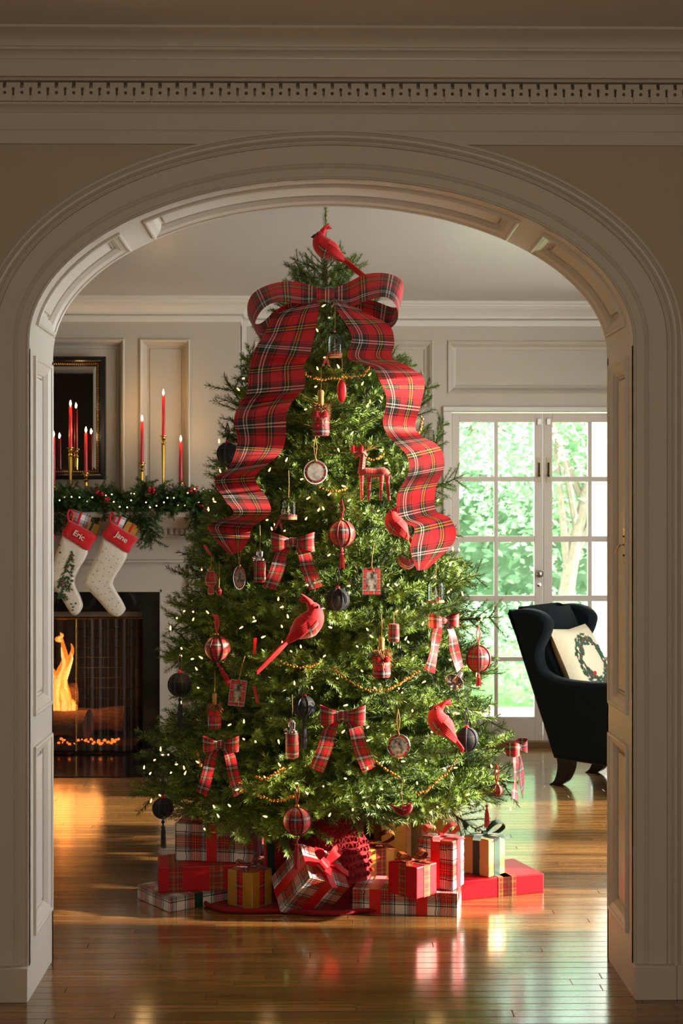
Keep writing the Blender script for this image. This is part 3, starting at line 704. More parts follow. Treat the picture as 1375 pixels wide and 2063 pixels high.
# ================================================================== mirror over the mantel
mz0, mz1, mx1 = PZ(966, 8.885), PZ(719, 8.885), PX(213, 8.885); mx0 = PX(-150, 8.885)
mir = thing('wall_mirror', 'tall mirror in black frame with gold beading above mantel', 'mirror', ((mx0+mx1)/2, 8.9, mz0)); mio = mir.location.copy()
def rect_loop(ins, y_): return [Vector((mx0+ins, y_, mz0+ins)), Vector((mx1-ins, y_, mz0+ins)), Vector((mx1-ins, y_, mz1-ins)), Vector((mx0+ins, y_, mz1-ins))]
MB().grid([rect_loop(i, y_) for i, y_ in ((0,8.905),(0,8.875),(.006,8.868),(.024,8.864),(.034,8.872),(.042,8.876),(.050,8.880),(.060,8.886),(.060,8.89))], closed_u=True).build('frame', M_BLACK, mir, mio, smooth=30)
M_MIRROR = mat('mirror_silver', (225, 222, 216), .015, metal=1.0, var=.01)
MB().grid([rect_loop(.058, 8.890), rect_loop(.078, 8.888)], closed_u=True).add(rect_loop(.078, 8.888), [(0,1,2,3)]).build('mirror_glass', M_MIRROR, mir, mio)
m = MB(); st = .0135
for a, b_ in zip(rect_loop(.046, 8.873), rect_loop(.046, 8.873)[1:]+rect_loop(.046, 8.873)[:1]):
    n = int((b_-a).length/st)
    for k_ in range(n): m.ball(a.lerp(b_, k_/n), .0062, 6, 4)
m.build('bead_border', M_GOLD_BEAD, mir, mio, kind='stuff')
# added dark board on the arch wall's inner face, darkens the mirror's reflection
M_MIRROR_DARK = mat('mirror_dark_board_paint', (26, 16, 12), .4, var=.3, stretch=(4, 4, .6))
dd = MB().box(-3.2, -1.62, YB-.02, YB+.02, 0, 2.74); dd.build('mirror_dark_board', M_MIRROR_DARK, kind='structure')
# ================================================================== candles
M_WAX = mat('red_wax', (196, 14, 26), .4, var=.05, coat=.2); M_FLAME = emit_mat('candle_flame', (1, .72, .36), 22.0)
STICKS = [(108, 880, 975, 'thin turned brass candlestick half hidden by the arch edge', 'red taper candle nearest the arch edge'),
          (142, 818, 902, 'tall brass candlestick in front of the mirror', 'tallest red taper candle in front of the mirror'),
          (173, 871, 953, 'short brass candlestick in front of the mirror', 'shorter red taper candle before the mirror edge'),
          (286, 848, 932, 'brass candlestick beside the narrow wall panel', 'red taper candle left of the narrow wall panel'),
          (329, 796, 878, 'tallest brass candlestick before the narrow wall panel', 'highest red taper candle before the narrow wall panel'),
          (364, 889, 973, 'shortest brass candlestick at the end of the mantel', 'lowest red taper candle near the mantel end')]
for k_, (px, yt, yb, ls, lc) in enumerate(STICKS):
    Yc = 8.79 if k_ != 4 else 8.78
    h = PZ(yb, Yc)-1.497; x = PX(px, Yc); zt = PZ(yt, Yc)-PZ(yb, Yc)
    s_ = thing('candlestick', ls, 'candlestick', (x, Yc, 1.497), 0, 'brass candlesticks on the mantel')
    w = .028
    bh = min(.06, h*.25)
    MB().lathe([(.001,0),(w+.012,0),(w+.012,.006),(w,.012),(.014,.022),(.010,bh*.6),(.013,bh*.7),(.008,bh)], 16).build('base', M_BRASS, s_, smooth=40)
    sh = h-.055
    MB().lathe([(.0065,bh-.002),(.007,bh+.01),(.0085,bh+(sh-bh)*.5),(.0135,sh-.008),(.012,sh)], 8 if k_ in (1,3,4) else 16).build('shaft', M_BRASS, s_, smooth=30)
    MB().lathe([(.008,sh-.001),(.015,sh+.006),(.0155,sh+.012),(.009,sh+.020),(.010,sh+.026),(.016,sh+.032),(.012,sh+.040),(.013,sh+.046),(.024,sh+.052),(.024,sh+.055),(.013,sh+.055),(.012,h-.004)], 16).build('cup', M_BRASS, s_, smooth=40)
    c = thing('taper_candle', lc, 'candle', (x, Yc, 1.497+h-.003), 0, 'red taper candles on the mantel')
    MB().lathe([(.0001,0),(.0112,0),(.0105,zt*.5),(.0092,zt-.004),(.006,zt),(.0001,zt-.001)], 14).build('wax', M_WAX, c, smooth=40)
    wk = MB().tube([(0,0,zt-.002),(.001,0,zt+.008)], .0008, 5).build('wick', M_BLACK, c)
    MB().lathe([(.0003,zt+.002),(.004,zt+.006),(.0058,zt+.013),(.005,zt+.021),(.0025,zt+.031),(.0003,zt+.038)], 10).build('flame', M_FLAME, wk, smooth='all')
    light('candle_light', 'POINT', (x, Yc-.015, 1.497+h+zt+.018), (0,0,0), .6, (1, .58, .22), shadow_soft_size=.005)
# ================================================================== garland on the mantel
gar = thing('mantel_garland', 'cedar and fir garland with berries and fairy lights on the mantel shelf', 'garland', (PX(260, 8.7), 8.72, 1.497)); go = gar.location.copy()
gs = [spray_mesh('sprig', .24, 40+i, twig_gap=.03, dens=700, nl=.022, nw=.0042, bare=.05, tl=.5, mats=[M_CEDAR, M_STEM], droop=.2*i) for i in range(4)]
r = random.Random(21); xa, xb = PX(60, 8.7), PX(432, 8.7)
for k_ in range(84):
    t = k_/83; x = xa+(xb-xa)*t; c = Vector((x, r.uniform(8.66, 8.80), 1.497+r.uniform(.03, .105)))
    d = Vector((r.uniform(-1, 1), -r.uniform(.0, .8), r.uniform(-.35, .45))).normalized()
    place(gs[k_ % 4], 'sprig', gar, Matrix.Translation(c-d*.06-go) @ frame_x(d, r.uniform(-1, 1)) @ Matrix.Scale(r.uniform(.6, .95), 4))
hang = [(262,1050,.40),(272,1062,.45),(282,1066,.55),(290,1075,.75),(300,1080,.85),(247,1045,.4),(398,1045,.7),(406,1050,.85),(414,1058,.8),(424,1050,.6),(120,1035,.5),(137,1030,.45),(318,1040,.3),(345,1040,.25),(210,1040,.3),(108,1050,.6),(390,1040,.5)]
for px, py, s_ in hang:
    c = at(px-2, 1022, 8.64); d = (at(px+4, 1022+150*s_, 8.58)-c).normalized()
    place(gs[1+int(px) % 3], 'sprig', gar, Matrix.Translation(c-go) @ frame_x(d, .5, Vector((0,-1,.1))) @ Matrix.Scale(s_*1.25, 4))
MB().tube([Vector((xa, 8.73, 1.54))-Vector((0,0,0)), Vector(((xa+xb)/2, 8.72, 1.55)), Vector((xb, 8.73, 1.54))], .012, 8).build('core_rope', M_STEM, gar, go)
M_BERRY = mat('red_berry', (176, 8, 22), .25, var=.15, coat=.4)
for px, py in ((200,989),(217,1011),(309,990),(389,988),(411,1021)):
    c = at(px, py, 8.61); m = MB(); r = random.Random(px)
    for _ in range(9): m.ball(c+Vector((r.uniform(-.025,.025), r.uniform(-.012,.01), r.uniform(-.025,.025))), r.uniform(.008,.011), 8, 6)
    m.build('berry_cluster', M_BERRY, gar, go, smooth='all')
M_FAIRY = emit_mat('fairy_bulb', (1, .80, .50), 4.0)
bul = MB().ball((0,0,0), .0040, 8, 6).mesh('bulb', M_FAIRY, 'all')
for px, py in [(130,1002),(144,1001),(160,1002),(186,1002),(213,998),(229,1011),(225,996),(264,1008),(275,985),(256,1022),(241,1021),(294,1012),(302,1022),(295,997),(264,994),(315,1019),(337,1003),(350,1003),(359,1018),(372,1018),(378,993),(392,985),(410,986),(422,990),(417,1027),(270,995),(176,1010),(120,1008),(330,1012),(400,1012)]:
    place(bul, 'bulb', gar, Matrix.Translation(at(px, py, 8.60)-go))
# ================================================================== stockings
M_SOCK = mat('cream_knit', (214, 204, 186), .95, var=.06, nscale=60, bump=.2, sheen=.3)
def puff(outline, Yc, th, name, m_, parent, o3, inset=.9, dz=0):
    """rounded cushion-like solid from a pixel outline at depth Yc"""
    P = [at(px, py, Yc) for px, py in outline]; P = catmull(P+[P[0]], 4)[:-1]; c = sum(P, Vector())/len(P); rows = []
    for f, d in ((1, 0), (.985, .5), (.92, .82), (.80, .96), (.5, 1.0)):
        rows.append([Vector((c.x+(p.x-c.x)*f, Yc-th*d, c.z+(p.z-c.z)*f)) for p in P])
    m = MB(); m.grid(rows, closed_u=True, uv=None); m.add(rows[-1], [tuple(range(len(P)))])
    m.grid([rows[0], [Vector((c.x+(p.x-c.x)*.9, Yc+th*.5, c.z+(p.z-c.z)*.9)) for p in P]], closed_u=True, flip=True)
    return m.build(name, m_, parent, o3, smooth='all')
def solid(outline, Yc, th, m=None):
    P = [at(px, py, Yc) for px, py in outline]; n = len(P); m = m or MB()
    B = [Vector((p.x, Yc+th, p.z)) for p in P]
    m.add(P+B, [tuple(range(n)), tuple(range(2*n-1, n-1, -1))]+[(i, i+n, (i+1) % n+n, (i+1) % n) for i in range(n)])
    return m
def text_mesh(body, size, parent, M, m_):
    cu = bpy.data.curves.new('txt', 'FONT'); cu.body = body; cu.size = size; cu.align_x = 'CENTER'; cu.align_y = 'CENTER'; cu.extrude = .0012; cu.offset = .0006
    tmp = bpy.data.objects.new('txt', cu); COL.objects.link(tmp); dg = bpy.context.evaluated_depsgraph_get()
    me = bpy.data.meshes.new_from_object(tmp.evaluated_get(dg)); bpy.data.objects.remove(tmp); bpy.data.curves.remove(cu)
    me.materials.clear(); me.materials.append(m_); o = bpy.data.objects.new('embroidered_name', me); COL.objects.link(o); o.parent = parent; o.matrix_local = M; return o
M_THREAD = mat('white_thread', (226, 214, 200), .7, var=.03)
M_LEAF = mat('green_thread', (26, 70, 34), .8, var=.35, nscale=90); M_REDTH = mat('red_thread', (160, 20, 26), .8, var=.2); M_STAR = mat('olive_thread', (92, 92, 70), .8)
def leaf_quad(m, c, d, ln, w, y_):
    d = d.normalized(); s_ = Vector((-d.z, 0, d.x)); c = Vector((c.x, y_, c.z)); t = Vector((0, .001, 0))
    V = [c-d*ln/2, c+s_*w/2-t, c+d*ln/2, c-s_*w/2-t]; m.add(V, [(0,1,2,3), (3,2,1,0)])
def stocking(dx, Ys, body, cuff, loop, name_px, word, label, deco):
    sh = lambda L: [(x+dx, y) for x, y in L]
    base = at(*sh([body[6]])[0], Ys)
    t = thing('christmas_stocking', label, 'stocking', (base.x, Ys, base.z), 0, 'stockings hung from the mantel'); o3 = t.location.copy()
    puff(sh(body), Ys, .045, 'sock_body', M_SOCK, t, o3); puff(sh(cuff), Ys-.004, .052, 'cuff', M_RED_FELT, t, o3)
    lp = [at(x+dx, y, Ys-.01) for x, y in loop]; MB().tube(catmull(lp, 5), .006, 8).build('hanging_loop', M_RED_FELT, t, o3)
    if word:
        c = at(name_px[0]+dx, name_px[1], Ys-.062); v = (at(*sh([cuff[4]])[0], Ys)-at(*sh([cuff[2]])[0], Ys)); ang = math.atan2(v.z, v.x)
        text_mesh(word, .048, t, Matrix.Translation(c-o3) @ Matrix.Rotation(-ang, 4, 'Y') @ Matrix.Rotation(math.pi/2, 4, 'X'), M_THREAD)
    deco(t, o3, dx, Ys)
    return t
def deco_tree(t, o3, dx, Ys):
    r = random.Random(9); m = MB(); b_ = MB()
    ax0, ax1 = (146, 1112), (124, 1205)
    for _ in range(150):
        f = r.random()**.8; w = 4+22*f*(1 if f < .82 else .35); s_ = r.uniform(-1, 1)
        px = ax0[0]+(ax1[0]-ax0[0])*f+s_*w*.85+2; py = ax0[1]+(ax1[1]-ax0[1])*f+abs(s_)*5
        if px+dx < 100 and dx == 0: continue
        leaf_quad(m, at(px+dx, py, Ys), Vector((s_+r.uniform(-.4,.4), 0, -.7+r.uniform(-.5,.5))), .024, .009, Ys-.047-r.uniform(0, .002))
        if r.random() < .16: b_.ball(at(px+dx, py, Ys-.049), .0035, 6, 4)
    for px, py in ((122,1098),(124,1113),(147,1111),(138,1206),(150,1222),(146,1216),(155,1215),(149,1228)):
        leaf_quad(m, at(px+dx, py, Ys), Vector((1,0,.6)), .02, .008, Ys-.047)
        leaf_quad(m, at(px+dx, py, Ys), Vector((-1,0,.7)), .02, .008, Ys-.047)
    m.build('leaf_embroidery', M_LEAF, t, o3, kind='stuff'); b_.build('berry_embroidery', M_REDTH, t, o3, kind='stuff')
def deco_stars(t, o3, dx, Ys):
    m = MB(); r = random.Random(4)
    for px, py in [(216,1105),(209,1111),(231,1120),(240,1126),(236,1134),(226,1142),(222,1152),(218,1172),(213,1180),(224,1191),(206,1196),(214,1195),(221,1184),(200,1198),(222,1208),(206,1211),(221,1220),(236,1221),(228,1227),(237,1235),(176,1167),(190,1172),(185,1187),(199,1185),(210,1160),(198,1150),(207,1133),(216,1125),(222,1128),(190,1157),(228,1205),(241,1213),(203,1170),(212,1145),(199,1128)]:
        for a in (0, math.pi/4, math.pi/2, 3*math.pi/4): leaf_quad(m, at(px+dx, py, Ys), Vector((math.cos(a), 0, math.sin(a))), .0095, .0026, Ys-.0475)
    m.build('star_embroidery', M_STAR, t, o3, kind='stuff')
B1 = [(128,1074),(119,1100),(104,1143),(97,1163),(104,1177),(126,1207),(144,1236),(156,1238),(167,1222),(163,1204),(151,1172),(160,1146),(177,1106)]
C1 = [(140,1048),(133,1060),(126,1077),(150,1092),(177,1109),(187,1095),(196,1079),(168,1063)]
B2 = [(209,1079),(198,1111),(183,1140),(169,1169),(173,1182),(199,1210),(221,1235),(238,1242),(252,1230),(250,1218),(230,1183),(230,1166),(257,1111)]
C2 = [(223,1049),(215,1063),(206,1079),(232,1097),(257,1114),(267,1099),(276,1084),(249,1067)]
LP1 = [(139,1052),(136,1036),(141,1027),(147,1036),(143,1054)]; LP2 = [(223,1052),(221,1040),(226,1033),(231,1043),(227,1056)]
stocking(0, 8.585, B1, C1, LP1, (159, 1079), 'Eric', 'cream stocking embroidered with a holly tree and red cuff', deco_tree)
stocking(0, 8.575, B2, C2, LP2, (245, 1083), 'Jane', 'cream stocking dotted with small stars and red cuff', deco_stars)
stocking(-85, 8.58, B1, C1, LP1, (0, 0), None, 'red cuffed stocking almost hidden behind the arch edge', deco_stars)
def small_gift(px, py, w, h, d, ry, m_, rib, label, Yc=8.60):
    c = at(px, py, Yc); t = thing('stocking_gift', label, 'gift', c, 0, 'small gifts tucked into stockings'); t.rotation_euler = (0, ry, 0)
    MB().rbox(-w/2, w/2, -d/2, d/2, -h/2, h/2, .002).build('wrapped_box', m_, t)
    MB().box(-.007, .007, -d/2-.0012, d/2+.0012, -h/2-.0012, h/2+.0012).build('ribbon', rib, t)
small_gift(160, 1046, .12, .09, .04, .35, M_PLAID_WHITE, M_RED_RIB, 'white plaid gift with red ribbon in the holly tree stocking')
small_gift(182, 1067, .09, .09, .03, .45, M_GOLD_PAPER, M_GREEN_RIB, 'small gold gift with green ribbon in the holly tree stocking', 8.615)
small_gift(238, 1054, .07, .09, .04, .4, M_PLAID_WHITE, M_RED_RIB, 'white plaid gift in the star dotted stocking', 8.60)
small_gift(262, 1069, .08, .09, .03, .5, M_GOLD_PAPER, M_RED_RIB, 'small gold gift in the star dotted stocking', 8.61)
# ================================================================== french doors
M_DOOR = mat('door_paint', (206, 194, 180), .4, var=.02)
YD0, YD1 = YW+.02, YW+.062; M_PLATE = mat('worn_cream_plate', (196, 182, 150), .5); M_BRONZE = mat('dark_bronze', (70, 52, 30), .4, metal=.8)
def leaf(nm, px0, px1, cols, mirror, knob):
    x0, x1 = PX(px0, YD0), PX(px1, YD0); zt = DZ1-.008
    ob = bpy.data.objects.new(nm, None); COL.objects.link(ob); ob['kind'] = 'structure'; ob.location = ((x0+x1)/2, YD0, 0); o3 = ob.location.copy()
    rowz = [(850,960),(970,1080),(1092,1200),(1212,1324),(1333,1445)]; gz = [(PZ(b_, YD0), PZ(a, YD0)) for a, b_ in rowz]
    gx = [(PX(a, YD0), PX(b_, YD0)) for a, b_ in cols]
    MB().rbox(x0+.001, gx[0][0], YD0, YD1, .03, zt, .003).build('stile', M_DOOR, ob, o3)
    MB().rbox(gx[-1][1], x1-.001, YD0, YD1, .03, zt, .003).build('stile', M_DOOR, ob, o3)
    MB().rbox(gx[0][0], gx[-1][1], YD0+.001, YD1-.001, gz[0][1], zt, .003).build('rail', M_DOOR, ob, o3)
    MB().rbox(gx[0][0], gx[-1][1], YD0+.001, YD1-.001, .031, gz[-1][0], .003).build('rail', M_DOOR, ob, o3)
    for i in range(4): MB().rbox(gx[0][0], gx[-1][1], YD0+.004, YD1-.006, gz[i+1][1], gz[i][0], .003).build('muntin', M_DOOR, ob, o3)
    MB().rbox(gx[0][1], gx[1][0], YD0+.003, YD1-.005, gz[-1][0], gz[0][1], .003).build('muntin', M_DOOR, ob, o3)
    for a, b_ in gx:
        for c, d in gz: MB().box(a-.003, b_+.003, YD0+.018, YD0+.022, c-.003, d+.003).build('pane', M_GLASS, ob, o3)
    # surface bolt and knob on the meeting stile
    bx = PX(1085 if knob else 1104, YD0); t = MB().rbox(bx-.015, bx+.015, YD0-.004, YD0, PZ(972, YD0), PZ(922, YD0), .0015); bo = t.build('bolt_plate', M_PLATE, ob, o3)
    MB().tube([(bx, YD0-.012, PZ(960, YD0)), (bx, YD0-.012, PZ(932, YD0))], .005, 8).ball((bx-.002, YD0-.02, PZ(958, YD0)), .009, 8, 6).build('bolt', M_BRONZE, bo, bo.parent.location)
    MB().rbox(bx-.013, bx+.013, YD0-.012, YD0, PZ(856, YD0), PZ(843, YD0), .002).build('bolt_keeper', M_SILVER, ob, o3)
    if knob:
        kz = PZ(1156, YD0)
        MB().lathe([(.001,0),(.02,0),(.02,.004),(.008,.006),(.008,.022),(.02,.03),(.024,.042),(.016,.05),(.001,.052)], 16, M=Matrix.Translation((bx, YD0, kz)) @ Matrix.Rotation(math.pi/2, 4, 'X')).build('door_knob', M_SILVER, ob, o3, smooth=40)
        MB().lathe([(.001,0),(.014,0),(.013,.008),(.001,.010)], 16, M=Matrix.Translation((bx, YD0, PZ(1178, YD0))) @ Matrix.Rotation(math.pi/2, 4, 'X')).build('lock', M_SILVER, ob, o3, smooth=40)
    return ob
leaf('door_1', 910, 1093, [(925,995),(1003,1076)], False, True)
leaf('door_2', 1094, 1278, [(1112,1184),(1192,1263)], True, False)
# ================================================================== garden
M_LAWN = mat('lawn', (96, 136, 72), .9, var=.3, nscale=3); M_STONE = mat('pale_terrace', (225, 220, 208), .8, var=.08, nscale=5)
MB().box(-12, 26, 9.45, 11.4, -.25, -.06).build('terrace_ground', M_STONE, kind='structure')
MB().box(-25, 45, 11.4, 60, -.6, -.16).build('ground_lawn', M_LAWN, kind='structure')
def leaf_mat(name, c1, c2):
    m, nt, b = new_mat(name); N = nt.nodes; geo = N.new('ShaderNodeNewGeometry'); rp = N.new('ShaderNodeValToRGB'); e = rp.color_ramp.elements
    e[0].color = (*lin(c1), 1); e[1].color = (*lin(c2), 1); nt.links.new(geo.outputs['Random Per Island'], rp.inputs[0]); nt.links.new(rp.outputs[0], b.inputs['Base Color'])
    b.inputs['Roughness'].default_value = .6
    tl = N.new('ShaderNodeBsdfTranslucent'); ad = N.new('ShaderNodeMixShader'); ad.inputs[0].default_value = .4; nt.links.new(rp.outputs[0], tl.inputs[0])
    nt.links.new(b.outputs[0], ad.inputs[1]); nt.links.new(tl.outputs[0], ad.inputs[2]); nt.links.new(ad.outputs[0], N['Material Output'].inputs[0]); return m
LEAFS = [leaf_mat('leaf_a', (96, 138, 96), (162, 200, 150)), leaf_mat('leaf_b', (116, 152, 118), (182, 210, 176)), leaf_mat('leaf_c', (92, 126, 96), (150, 182, 142))]
M_BARK = mat('garden_bark', (128, 112, 96), .9, var=.2)
def foliage(m, r, c, rx, rz, n, sz):
    for _ in range(n):
        while True:
            v = Vector((r.uniform(-1,1), r.uniform(-1,1), r.uniform(-1,1)))
            if .25 < v.length < 1: break
        p = Vector(c)+Vector((v.x*rx, v.y*rx, v.z*rz)); a = Vector((r.uniform(-1,1), r.uniform(-1,1), r.uniform(-.6,.6))).normalized(); b_ = a.orthogonal().normalized(); s_ = sz*r.uniform(.7, 1.3)
        m.add([p-a*s_, p+b_*s_*.5, p+a*s_, p-b_*s_*.5], [(0,1,2,3)])
def garden_tree(x, y, h, seed, lm_, label, lean=0.0, crowns=7, sz=.09):
    r = random.Random(seed); t = thing('garden_tree', label, 'tree', (x, y, -.16), 0, 'trees in the garden'); m = MB(); f = MB()
    top = Vector((lean*h, 0, h*.62)); pts = catmull([Vector((0,0,0)), Vector((lean*h*.3, .1, h*.25)), top], 6); m.tube(pts, lambda q: .11*(1-.6*q), 8)
    for k_ in range(crowns):
        e = Vector((r.uniform(-1,1)*h*.34+lean*h, r.uniform(-1,1)*h*.25, h*r.uniform(.28, .95))); s_ = pts[r.randint(4, len(pts)-1)]
        m.tube(catmull([s_, s_.lerp(e, .5)+Vector((0,0,.15)), e], 4), lambda q: .045*(1-.7*q), 6); foliage(f, r, e, h*.24, h*.16, 800, sz*.62)
    m.build('trunk', M_BARK, t); f.build('foliage', LEAFS[lm_], t)
garden_tree(2.6, 15.5, 4.6, 1, 1, 'slim garden tree with forked pale trunk beyond the doors', .12)
garden_tree(3.9, 17.5, 5.2, 2, 0, 'broad garden tree behind the porch column', -.1)
garden_tree(1.3, 19.0, 5.6, 3, 1, 'tall pale green tree in the middle of the garden', .05, 9)
garden_tree(5.6, 22.0, 6.5, 4, 2, 'large dark tree far back in the garden', -.05, 10, .12)
garden_tree(-.6, 23.0, 6.5, 5, 1, 'distant leafy tree seen above the chair', .05, 10, .12)
garden_tree(3.2, 26.0, 7.5, 6, 0, 'farthest tall tree at the end of the lawn', .0, 11, .14)
def shrub(x, y, w, h, seed, lm_, label):
    r = random.Random(seed); t = thing('garden_shrub', label, 'shrub', (x, y, -.16), 0, 'low shrubs by the terrace'); f = MB(); foliage(f, r, (0,0,h*.5), w, h*.55, 1600, .035)
    f.build('foliage', LEAFS[lm_], t); m = MB()
    for k_ in range(4): m.tube([(0,0,0), (r.uniform(-.4,.4)*w, r.uniform(-.3,.3)*w, h*.6)], .015, 5)
    m.build('stems', M_BARK, t)
shrub(2.0, 12.3, .75, .95, 11, 0, 'leafy shrub directly outside the door')
shrub(3.1, 13.0, .9, 1.1, 12, 1, 'wide pale shrub behind the armchair')
shrub(4.4, 13.4, .9, 1.2, 13, 2, 'dark shrub next to the porch column')
shrub(1.0, 13.2, .8, .9, 14, 1, 'round shrub hidden partly by the tree')
def hedge(x0, x1, y, h, seed, lm_, label):
    r = random.Random(seed); t = thing('garden_hedge', label, 'hedge', ((x0+x1)/2, y, -.16)); f = MB(); w = x1-x0
    for _ in range(int(w*900)):
        u_ = r.random(); p = Vector((r.uniform(-w/2, w/2), r.uniform(-.5, .5), h*(1-(1-u_)**1.1)+r.uniform(-.15, .15)+.2*math.sin(r.uniform(0, 6)))); p.z = max(p.z, .05)
        a = Vector((r.uniform(-1,1), r.uniform(-1,1), r.uniform(-.6,.6))).normalized(); b_ = a.orthogonal().normalized(); s_ = .085*r.uniform(.6, 1.3)
        f.add([p-a*s_, p+b_*s_*.55, p+a*s_, p-b_*s_*.55], [(0,1,2,3)])
    f.build('foliage', LEAFS[lm_], t, kind='stuff'); MB().box(-w/2, w/2, -.08, .08, 0, h*.8).build('dense_core', M_BARK_D, t)
M_BARK_D = mat('hedge_core', (112, 140, 108), .95, var=.3, nscale=6)
hedge(-1.5, 8.5, 18.6, 2.25, 31, 1, 'long clipped hedge closing the garden behind the trees')
colx = PX(1222, 10.6)
cl = thing('porch_column', 'white round porch column outside the door', 'column', (colx, 10.6, -.06)); M_WHITE = mat('white_paint', (235, 232, 226), .6, var=.02)
MB().box(-.17, .17, -.17, .17, 0, .08).build('plinth', M_WHITE, cl); MB().lathe([(.15,.08),(.155,.12),(.125,.16),(.12,.2),(.115,1.6),(.10,3.0)], 24).build('shaft', M_WHITE, cl, smooth=40); MB().lathe([(.10,3.0),(.13,3.04),(.13,3.08),(.001,3.08)], 24).build('capital', M_WHITE, cl, smooth=40)
# ================================================================== armchair
M_VELVET = mat('dark_teal_velvet', (8, 15, 19), .85, var=.2, nscale=12, sheen=.10, spec=.12); M_LEG = mat('ebonised_leg', (20, 15, 13), .3, var=.2)
rot = math.radians(-36); near_leg = on_z(1116, 1580); fwd = Vector((math.cos(rot), math.sin(rot), 0)); lft = Vector((-fwd.y, fwd.x, 0))
chair_o = near_leg - fwd*(-.375) - lft*(-.225)
ch = thing('wing_armchair', 'dark teal velvet wing armchair facing the doors', 'armchair', (chair_o.x, chair_o.y, 0), rot)
OUT = [(-.33,.16),(-.50,.62),(-.605,.925),(-.59,.95),(-.53,.962),(-.46,.958),(-.40,.935),(-.365,.89),(-.38,.82),(-.42,.74),(-.41,.66),(-.37,.615),(-.28,.590),(-.10,.585),(.05,.600),(.20,.615),(.30,.605),(.335,.56),(.345,.40),(.335,.16)]
def slab(outline, y0, y1, nm, b=.022):
    P = catmull([Vector((x, 0, z)) for x, z in outline]+[Vector((outline[0][0], 0, outline[0][1]))], 3)[:-1]; c = sum(P, Vector())/len(P); m = MB(); n = len(P)
    def off(d):
        out = []
        for i in range(n):
            t = (P[(i+1) % n]-P[i-1]).normalized(); nn = Vector((t.z, 0, -t.x)); q = P[i]+nn*d*(-1 if True else 1); out.append(q)
        return out
    sgn = -1
    A = [off(0), off(b*.3), off(b)] if (off(b)[0]-c).length < (P[0]-c).length else [off(0), off(-b*.3), off(-b)]
    ys = [(A[2], y0), (A[1], y0+b*.3), (A[0], y0+b), (A[0], y1-b), (A[1], y1-b*.3), (A[2], y1)]
    rows = [[Vector((p.x, y_, p.z)) for p in L] for L, y_ in ys]
    m.grid(rows, closed_u=True); m.add(rows[0], [tuple(range(n))[::-1]]); m.add(rows[-1], [tuple(range(n))])
    o = m.build(nm, M_VELVET, ch, smooth=50); return o
slab(OUT, -.33, -.23, 'side_wing'); slab(OUT, .23, .33, 'side_wing')
BK = [(-.33,.17),(-.582,.905),(-.567,.93),(-.515,.938),(-.475,.912),(-.25,.40),(-.22,.17)]
slab(BK, -.24, .24, 'backrest')
MB().rbox(-.30, .33, -.24, .24, .16, .34, .02).build('seat_base', M_VELVET, ch, smooth=40)
MB().rbox(-.27, .36, -.235, .235, .335, .45, .04).build('seat_cushion', M_VELVET, ch, smooth=40)
for sy in (-1, 1):
    for fx in (-1, 1):
        xt = -.30 if fx < 0 else .28; pts = catmull([Vector((xt, sy*.225, .17)), Vector((xt+(.0 if fx < 0 else 0), sy*.225, .10)), Vector((xt+(-.025 if fx < 0 else .01), sy*.225, .03)), Vector((xt+(-.065 if fx < 0 else .015), sy*.225, 0))], 4)
        m = MB(); rows = []
        for i, p in enumerate(pts):
            w = .046-.016*i/(len(pts)-1); rows.append([p+Vector((a*w, b_*w*.8, 0)) for a, b_ in ((-1,-1),(1,-1),(1,1),(-1,1))])
        m.grid(rows, closed_u=True, flip=True); m.add(rows[-1], [(0,1,2,3)]); m.build('leg', M_LEG, ch)
# cushion with leaf wreath
pil = thing('throw_pillow', 'cream pillow embroidered with a leafy red berry wreath', 'pillow', chair_o+fwd*(-.19)-lft*.02+Vector((0,0,.45)), rot)
def pillow_pt(u, v):     # local: leaning square, front towards +x
    th = .075*(max(0, (1-(abs(u)**2.6)))*max(0, (1-(abs(v)**2.6))))**.45
    k_ = 1-.04*(1-abs(u*v)); up_ = Vector((-.42, 0, .907)); nrm = Vector((.907, 0, .42))
    return th, Vector((-.02, u*.228*k_, 0))+up_*((v+1)*.222*k_), nrm
m = MB()
for sg in (1, -1):
    rows = []
    for i in range(17):
        row = []
        for j in range(17):
            th, p, nr = pillow_pt(-1+j/8, -1+i/8); row.append(p+nr*th*sg)
        rows.append(row)
    m.grid(rows, flip=(sg < 0))
M_LINEN = mat('cream_linen', (206, 192, 160), .9, var=.05, nscale=80, bump=.1)
m.build('cover', M_LINEN, pil, smooth='all')
wl, wbry = MB(), MB(); r = random.Random(8)
for k_ in range(230):
    a = r.uniform(0, 2*math.pi); rad = .60+r.uniform(-.15, .15); u, v = rad*math.cos(a), rad*math.sin(a); th, p, nr = pillow_pt(u, v)
    d = Vector((0, -math.sin(a+r.uniform(-.8,.8)), 0))+Vector((-.42,0,.907))*math.cos(a+r.uniform(-.8,.8)); d.normalize(); s_ = nr.cross(d).normalized(); c = p+nr*(th+.0015)
    wl.add([c-d*.021, c+s_*.0085, c+d*.021, c-s_*.0085], [(0,1,2,3)])
    if r.random() < .13: wbry.ball(c, .005, 6, 4)
th, p, nr = pillow_pt(-.25, -.35); wbry.ball(p+nr*th, .018, 8, 6, sc=(.3, 1.3, .8))
wl.build('leaf_embroidery', mat('sage_thread', (44, 74, 52), .8, var=.3, nscale=80), pil, kind='stuff'); wbry.build('berry_embroidery', M_REDTH, pil, kind='stuff')
